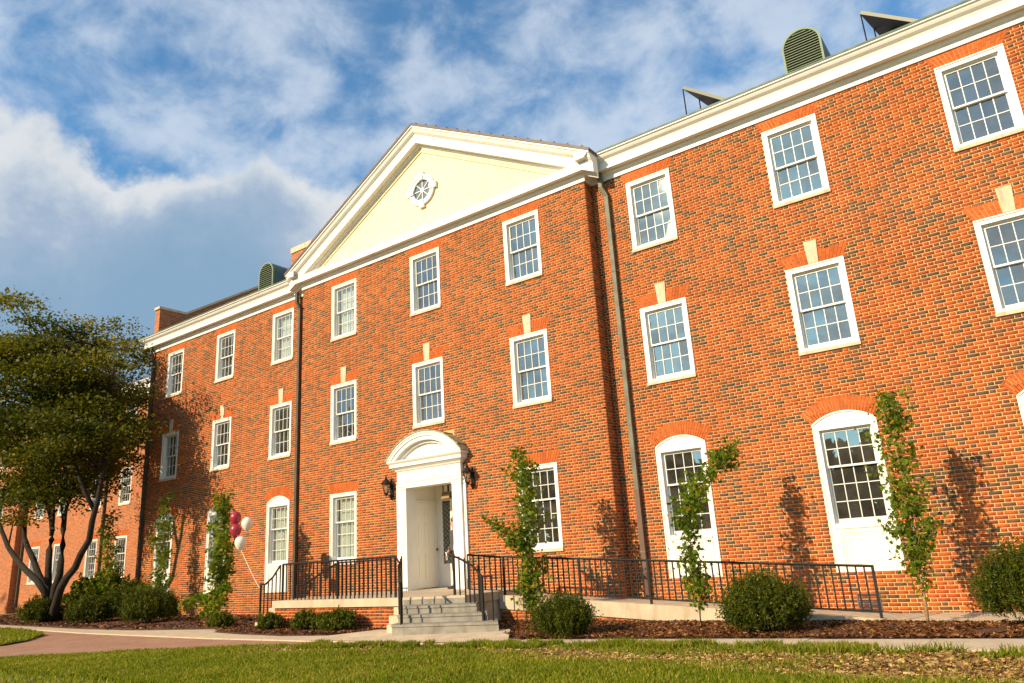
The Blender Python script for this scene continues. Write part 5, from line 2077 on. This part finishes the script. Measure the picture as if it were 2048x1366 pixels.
# wood across the lawn (seen mirrored in the lower windows)
def wood(n, x, y, hh, smin, smax):
    z = hh * (1 - rng.uniform(0, 1, n) ** 1.05 * 0.99)
    C = np.stack([x, y, z], 1)
    u = rand_dirs(n)
    v = perp(u)
    s = rng.uniform(smin, smax, n)
    V, F, T = leaf_cloud(C, u * s[:, None], v * (s * 0.8)[:, None], rng.uniform(0, 1, n))
    stuff(put('distant_wood', np_mesh('distant_wood', V, F, 'far_leaf', T)))


def ridge(x):
    return 0.84 + 0.10 * np.sin(x * 0.45) + 0.06 * np.sin(x * 1.3 + 1) + 0.04 * np.sin(x * 2.9)


n = 36000
x = rng.uniform(-150, 60, n)
wood(n, x, -64 + rng.uniform(-6, 6, n), np.interp(x, [-150, -90, -30, -8, 0, 60], [28, 26, 16, 14.0, 13.0, 12.0]) * ridge(x), 0.35, 0.9)
n = 16000
x = rng.uniform(-100, -44, n)
wood(n, x, -33 + rng.uniform(-4, 4, n), np.interp(x, [-100, -70, -44], [22, 20, 17]) * ridge(x + 9), 0.3, 0.7)

# ------------------------------------------------------------------ balloons
def balloon(loc, m, label, r=0.155):
    b_ = MB()
    prof = []
    for i in range(15):
        a = math.pi * i / 14
        rr_ = r * math.sin(a)
        zz = -r * 1.08 * math.cos(a)
        if i < 5:
            zz -= 0.012 * (5 - i)
        prof.append((max(rr_, 0.004), zz))
    prof = [(0.014, prof[0][1] - 0.03), (0.006, prof[0][1] - 0.005)] + prof[1:]
    b_.lathe(prof, (0, 0, 0), 20)
    o_ = b_.build('balloon', m, None, True, loc)
    tag(o_, label, 'balloon', 'balloons tied to the rail')
    return o_


balloon((-5.19, -2.80, 2.90), 'maroon_rubber', 'topmost maroon balloon of the bunch by the young maple')
balloon((-4.90, -2.62, 2.72), 'white_rubber', 'white balloon half hidden behind the two maroon balloons')
balloon((-5.13, -2.82, 2.56), 'maroon_rubber', 'lower maroon balloon just above the front white one')
balloon((-4.82, -2.86, 2.20), 'white_rubber', 'cream white balloon lowest in the bunch, above its ribbon')
b_ = MB()
b_.tube([(-4.80, -2.86, 2.02), (-4.5, -2.93, 1.78), (-4.0, -3.05, 1.38), (-3.60, -3.12, 1.06), (-3.46, LYF + 0.18, 0.98)], 0.008, 5)
for p in ((-5.19, -2.80, 2.72), (-4.90, -2.62, 2.54), (-5.13, -2.82, 2.38)):
    b_.tube([p, (-4.80, -2.86, 1.98)], 0.004, 4)
tag(b_.build('ribbon', 'ribbon'), 'pale ribbon running from the balloons down to the railing', 'ribbon')

# ------------------------------------------------------------------ person in the doorway
def skin_body(name, verts, edges, radii, m, parent, sub=2):
    me = bpy.data.meshes.new(name)
    me.from_pydata(verts, edges, [])
    me.materials.append(MATS[m])
    o_ = put(name, me, parent)
    md = o_.modifiers.new('skin', 'SKIN')
    for i, r_ in enumerate(radii):
        sv = me.skin_vertices[0].data[i]
        sv.radius = r_ if isinstance(r_, tuple) else (r_, r_)
        sv.use_root = i == 0
    md.use_smooth_shade = True
    ss = o_.modifiers.new('sub', 'SUBSURF')
    ss.levels = sub
    ss.render_levels = sub
    return o_


person = thing('person', 'person in grey jacket and dark trousers standing half hidden in the doorway', 'person', (0.47, -0.02, LAND))
person.rotation_euler = (0, 0, math.radians(-35))
bv = [(0, 0, 0.95), (0, 0, 1.15), (0, 0.0, 1.38), (0, 0, 1.50), (0, -0.01, 1.60), (0, -0.02, 1.72),
      (-0.10, 0, 0.88), (-0.11, 0.01, 0.50), (-0.11, 0.03, 0.09), (-0.11, -0.12, 0.04),
      (0.10, 0, 0.88), (0.11, 0.01, 0.50), (0.11, 0.03, 0.09), (0.11, -0.12, 0.04),
      (-0.19, 0, 1.42), (-0.25, 0.02, 1.14), (-0.23, -0.12, 0.93), (-0.225, -0.17, 0.86),
      (0.19, 0, 1.42), (0.25, 0.02, 1.14), (0.25, -0.05, 0.90), (0.25, -0.07, 0.82)]
be = [(0, 1), (1, 2), (2, 3), (3, 4), (4, 5), (0, 6), (6, 7), (7, 8), (8, 9), (0, 10), (10, 11), (11, 12), (12, 13), (2, 14), (14, 15), (15, 16), (16, 17), (2, 18), (18, 19), (19, 20), (20, 21)]
br_ = [(0.14, 0.10), (0.13, 0.10), (0.16, 0.11), 0.055, (0.075, 0.09), (0.065, 0.085), 0.085, 0.06, 0.045, 0.04, 0.085, 0.06, 0.045, 0.04, 0.06, 0.045, 0.032, 0.038, 0.06, 0.045, 0.032, 0.038]
skin_body('body', bv, be, br_, 'skin', person)
jv = bv[0:4] + bv[14:17] + bv[18:21]
jv[0] = (0, 0, 0.86)
jv[3] = (0, 0, 1.47)
jv[6] = (-0.232, -0.11, 0.945)
jv[9] = (0.25, -0.04, 0.92)
je = [(0, 1), (1, 2), (2, 3), (2, 4), (4, 5), (5, 6), (2, 7), (7, 8), (8, 9)]
jr = [(0.175, 0.125), (0.155, 0.12), (0.185, 0.13), (0.075, 0.075), 0.078, 0.064, 0.048, 0.078, 0.064, 0.048]
skin_body('jacket', jv, je, jr, 'grey_wool', person)
tv = [(0, 0, 0.96), (-0.10, 0, 0.86), (-0.11, 0.01, 0.50), (-0.11, 0.03, 0.09), (0.10, 0, 0.86), (0.11, 0.01, 0.50), (0.11, 0.03, 0.09)]
skin_body('trousers', tv, [(0, 1), (1, 2), (2, 3), (0, 4), (4, 5), (5, 6)], [(0.15, 0.11), 0.105, 0.08, 0.066, 0.105, 0.08, 0.066], 'dark_trousers', person)
sv_ = [(-0.11, 0.05, 0.05), (-0.11, -0.16, 0.035), (0.11, 0.05, 0.05), (0.11, -0.16, 0.035)]
b_ = MB()
for sx in (-0.11, 0.11):
    b_.hexa([(sx - 0.045, -0.20, 0.0), (sx + 0.045, -0.20, 0.0), (sx - 0.04, 0.08, 0.0), (sx + 0.04, 0.08, 0.0), (sx - 0.035, -0.19, 0.05), (sx + 0.035, -0.19, 0.05), (sx - 0.045, 0.085, 0.10), (sx + 0.045, 0.085, 0.10)])
b_.build('shoes', 'hair', person)
b_ = MB()
b_.lathe([(0.085, 0.0), (0.098, 0.05), (0.088, 0.10), (0.05, 0.135), (0.01, 0.145)], (0, 0.012, 1.675), 12)
b_.build('hair', 'hair', person, True)
b_ = MB()
for sx in (-0.032, 0.032):
    b_.lathe([(0.004, -0.01), (0.011, 0), (0.004, 0.01)], (sx, -0.108, 1.665), 8)
b_.build('eyes', 'hair', person)
b_ = MB()
b_.hexa([(-0.016, -0.105, 1.61), (0.016, -0.105, 1.61), (-0.014, -0.09, 1.60), (0.014, -0.09, 1.60), (-0.006, -0.106, 1.668), (0.006, -0.106, 1.668), (-0.006, -0.09, 1.668), (0.006, -0.09, 1.668)])
b_.build('nose', 'skin', person)
for sgn, hx, hy, hz in ((-1, -0.225, -0.17, 0.86), (1, 0.25, -0.07, 0.82)):
    hv, he, hr = [(hx, hy, hz), (hx, hy - 0.01, hz - 0.07)], [(0, 1)], [0.026, 0.032]
    for q in range(4):
        o_ = len(hv)
        ox = (q - 1.5) * 0.019
        L = (0.070, 0.080, 0.075, 0.058)[q]
        hv += [(hx + ox, hy - 0.01, hz - 0.085), (hx + ox, hy - 0.018, hz - 0.085 - L * 0.55), (hx + ox * 0.9, hy + 0.0, hz - 0.085 - L)]
        he += [(1, o_), (o_, o_ + 1), (o_ + 1, o_ + 2)]
        hr += [0.0095, 0.0085, 0.0075]
    o_ = len(hv)
    hv += [(hx - sgn * 0.035, hy - 0.025, hz - 0.05), (hx - sgn * 0.040, hy - 0.040, hz - 0.09)]
    he += [(0, o_), (o_, o_ + 1)]
    hr += [0.011, 0.009]
    skin_body('hand', hv, he, hr, 'skin', person, 1)
b_ = MB()
b_.box(-0.04, 0.04, -0.004, 0.004, -0.10, 0.10)
pp = b_.build('folded_paper', 'paper', None, False, (0.20, -0.05, LAND + 0.82))
pp.rotation_euler = (0.2, 0.15, math.radians(-30))
tag(pp, 'white folded paper held at the side by the person in the doorway', 'paper')
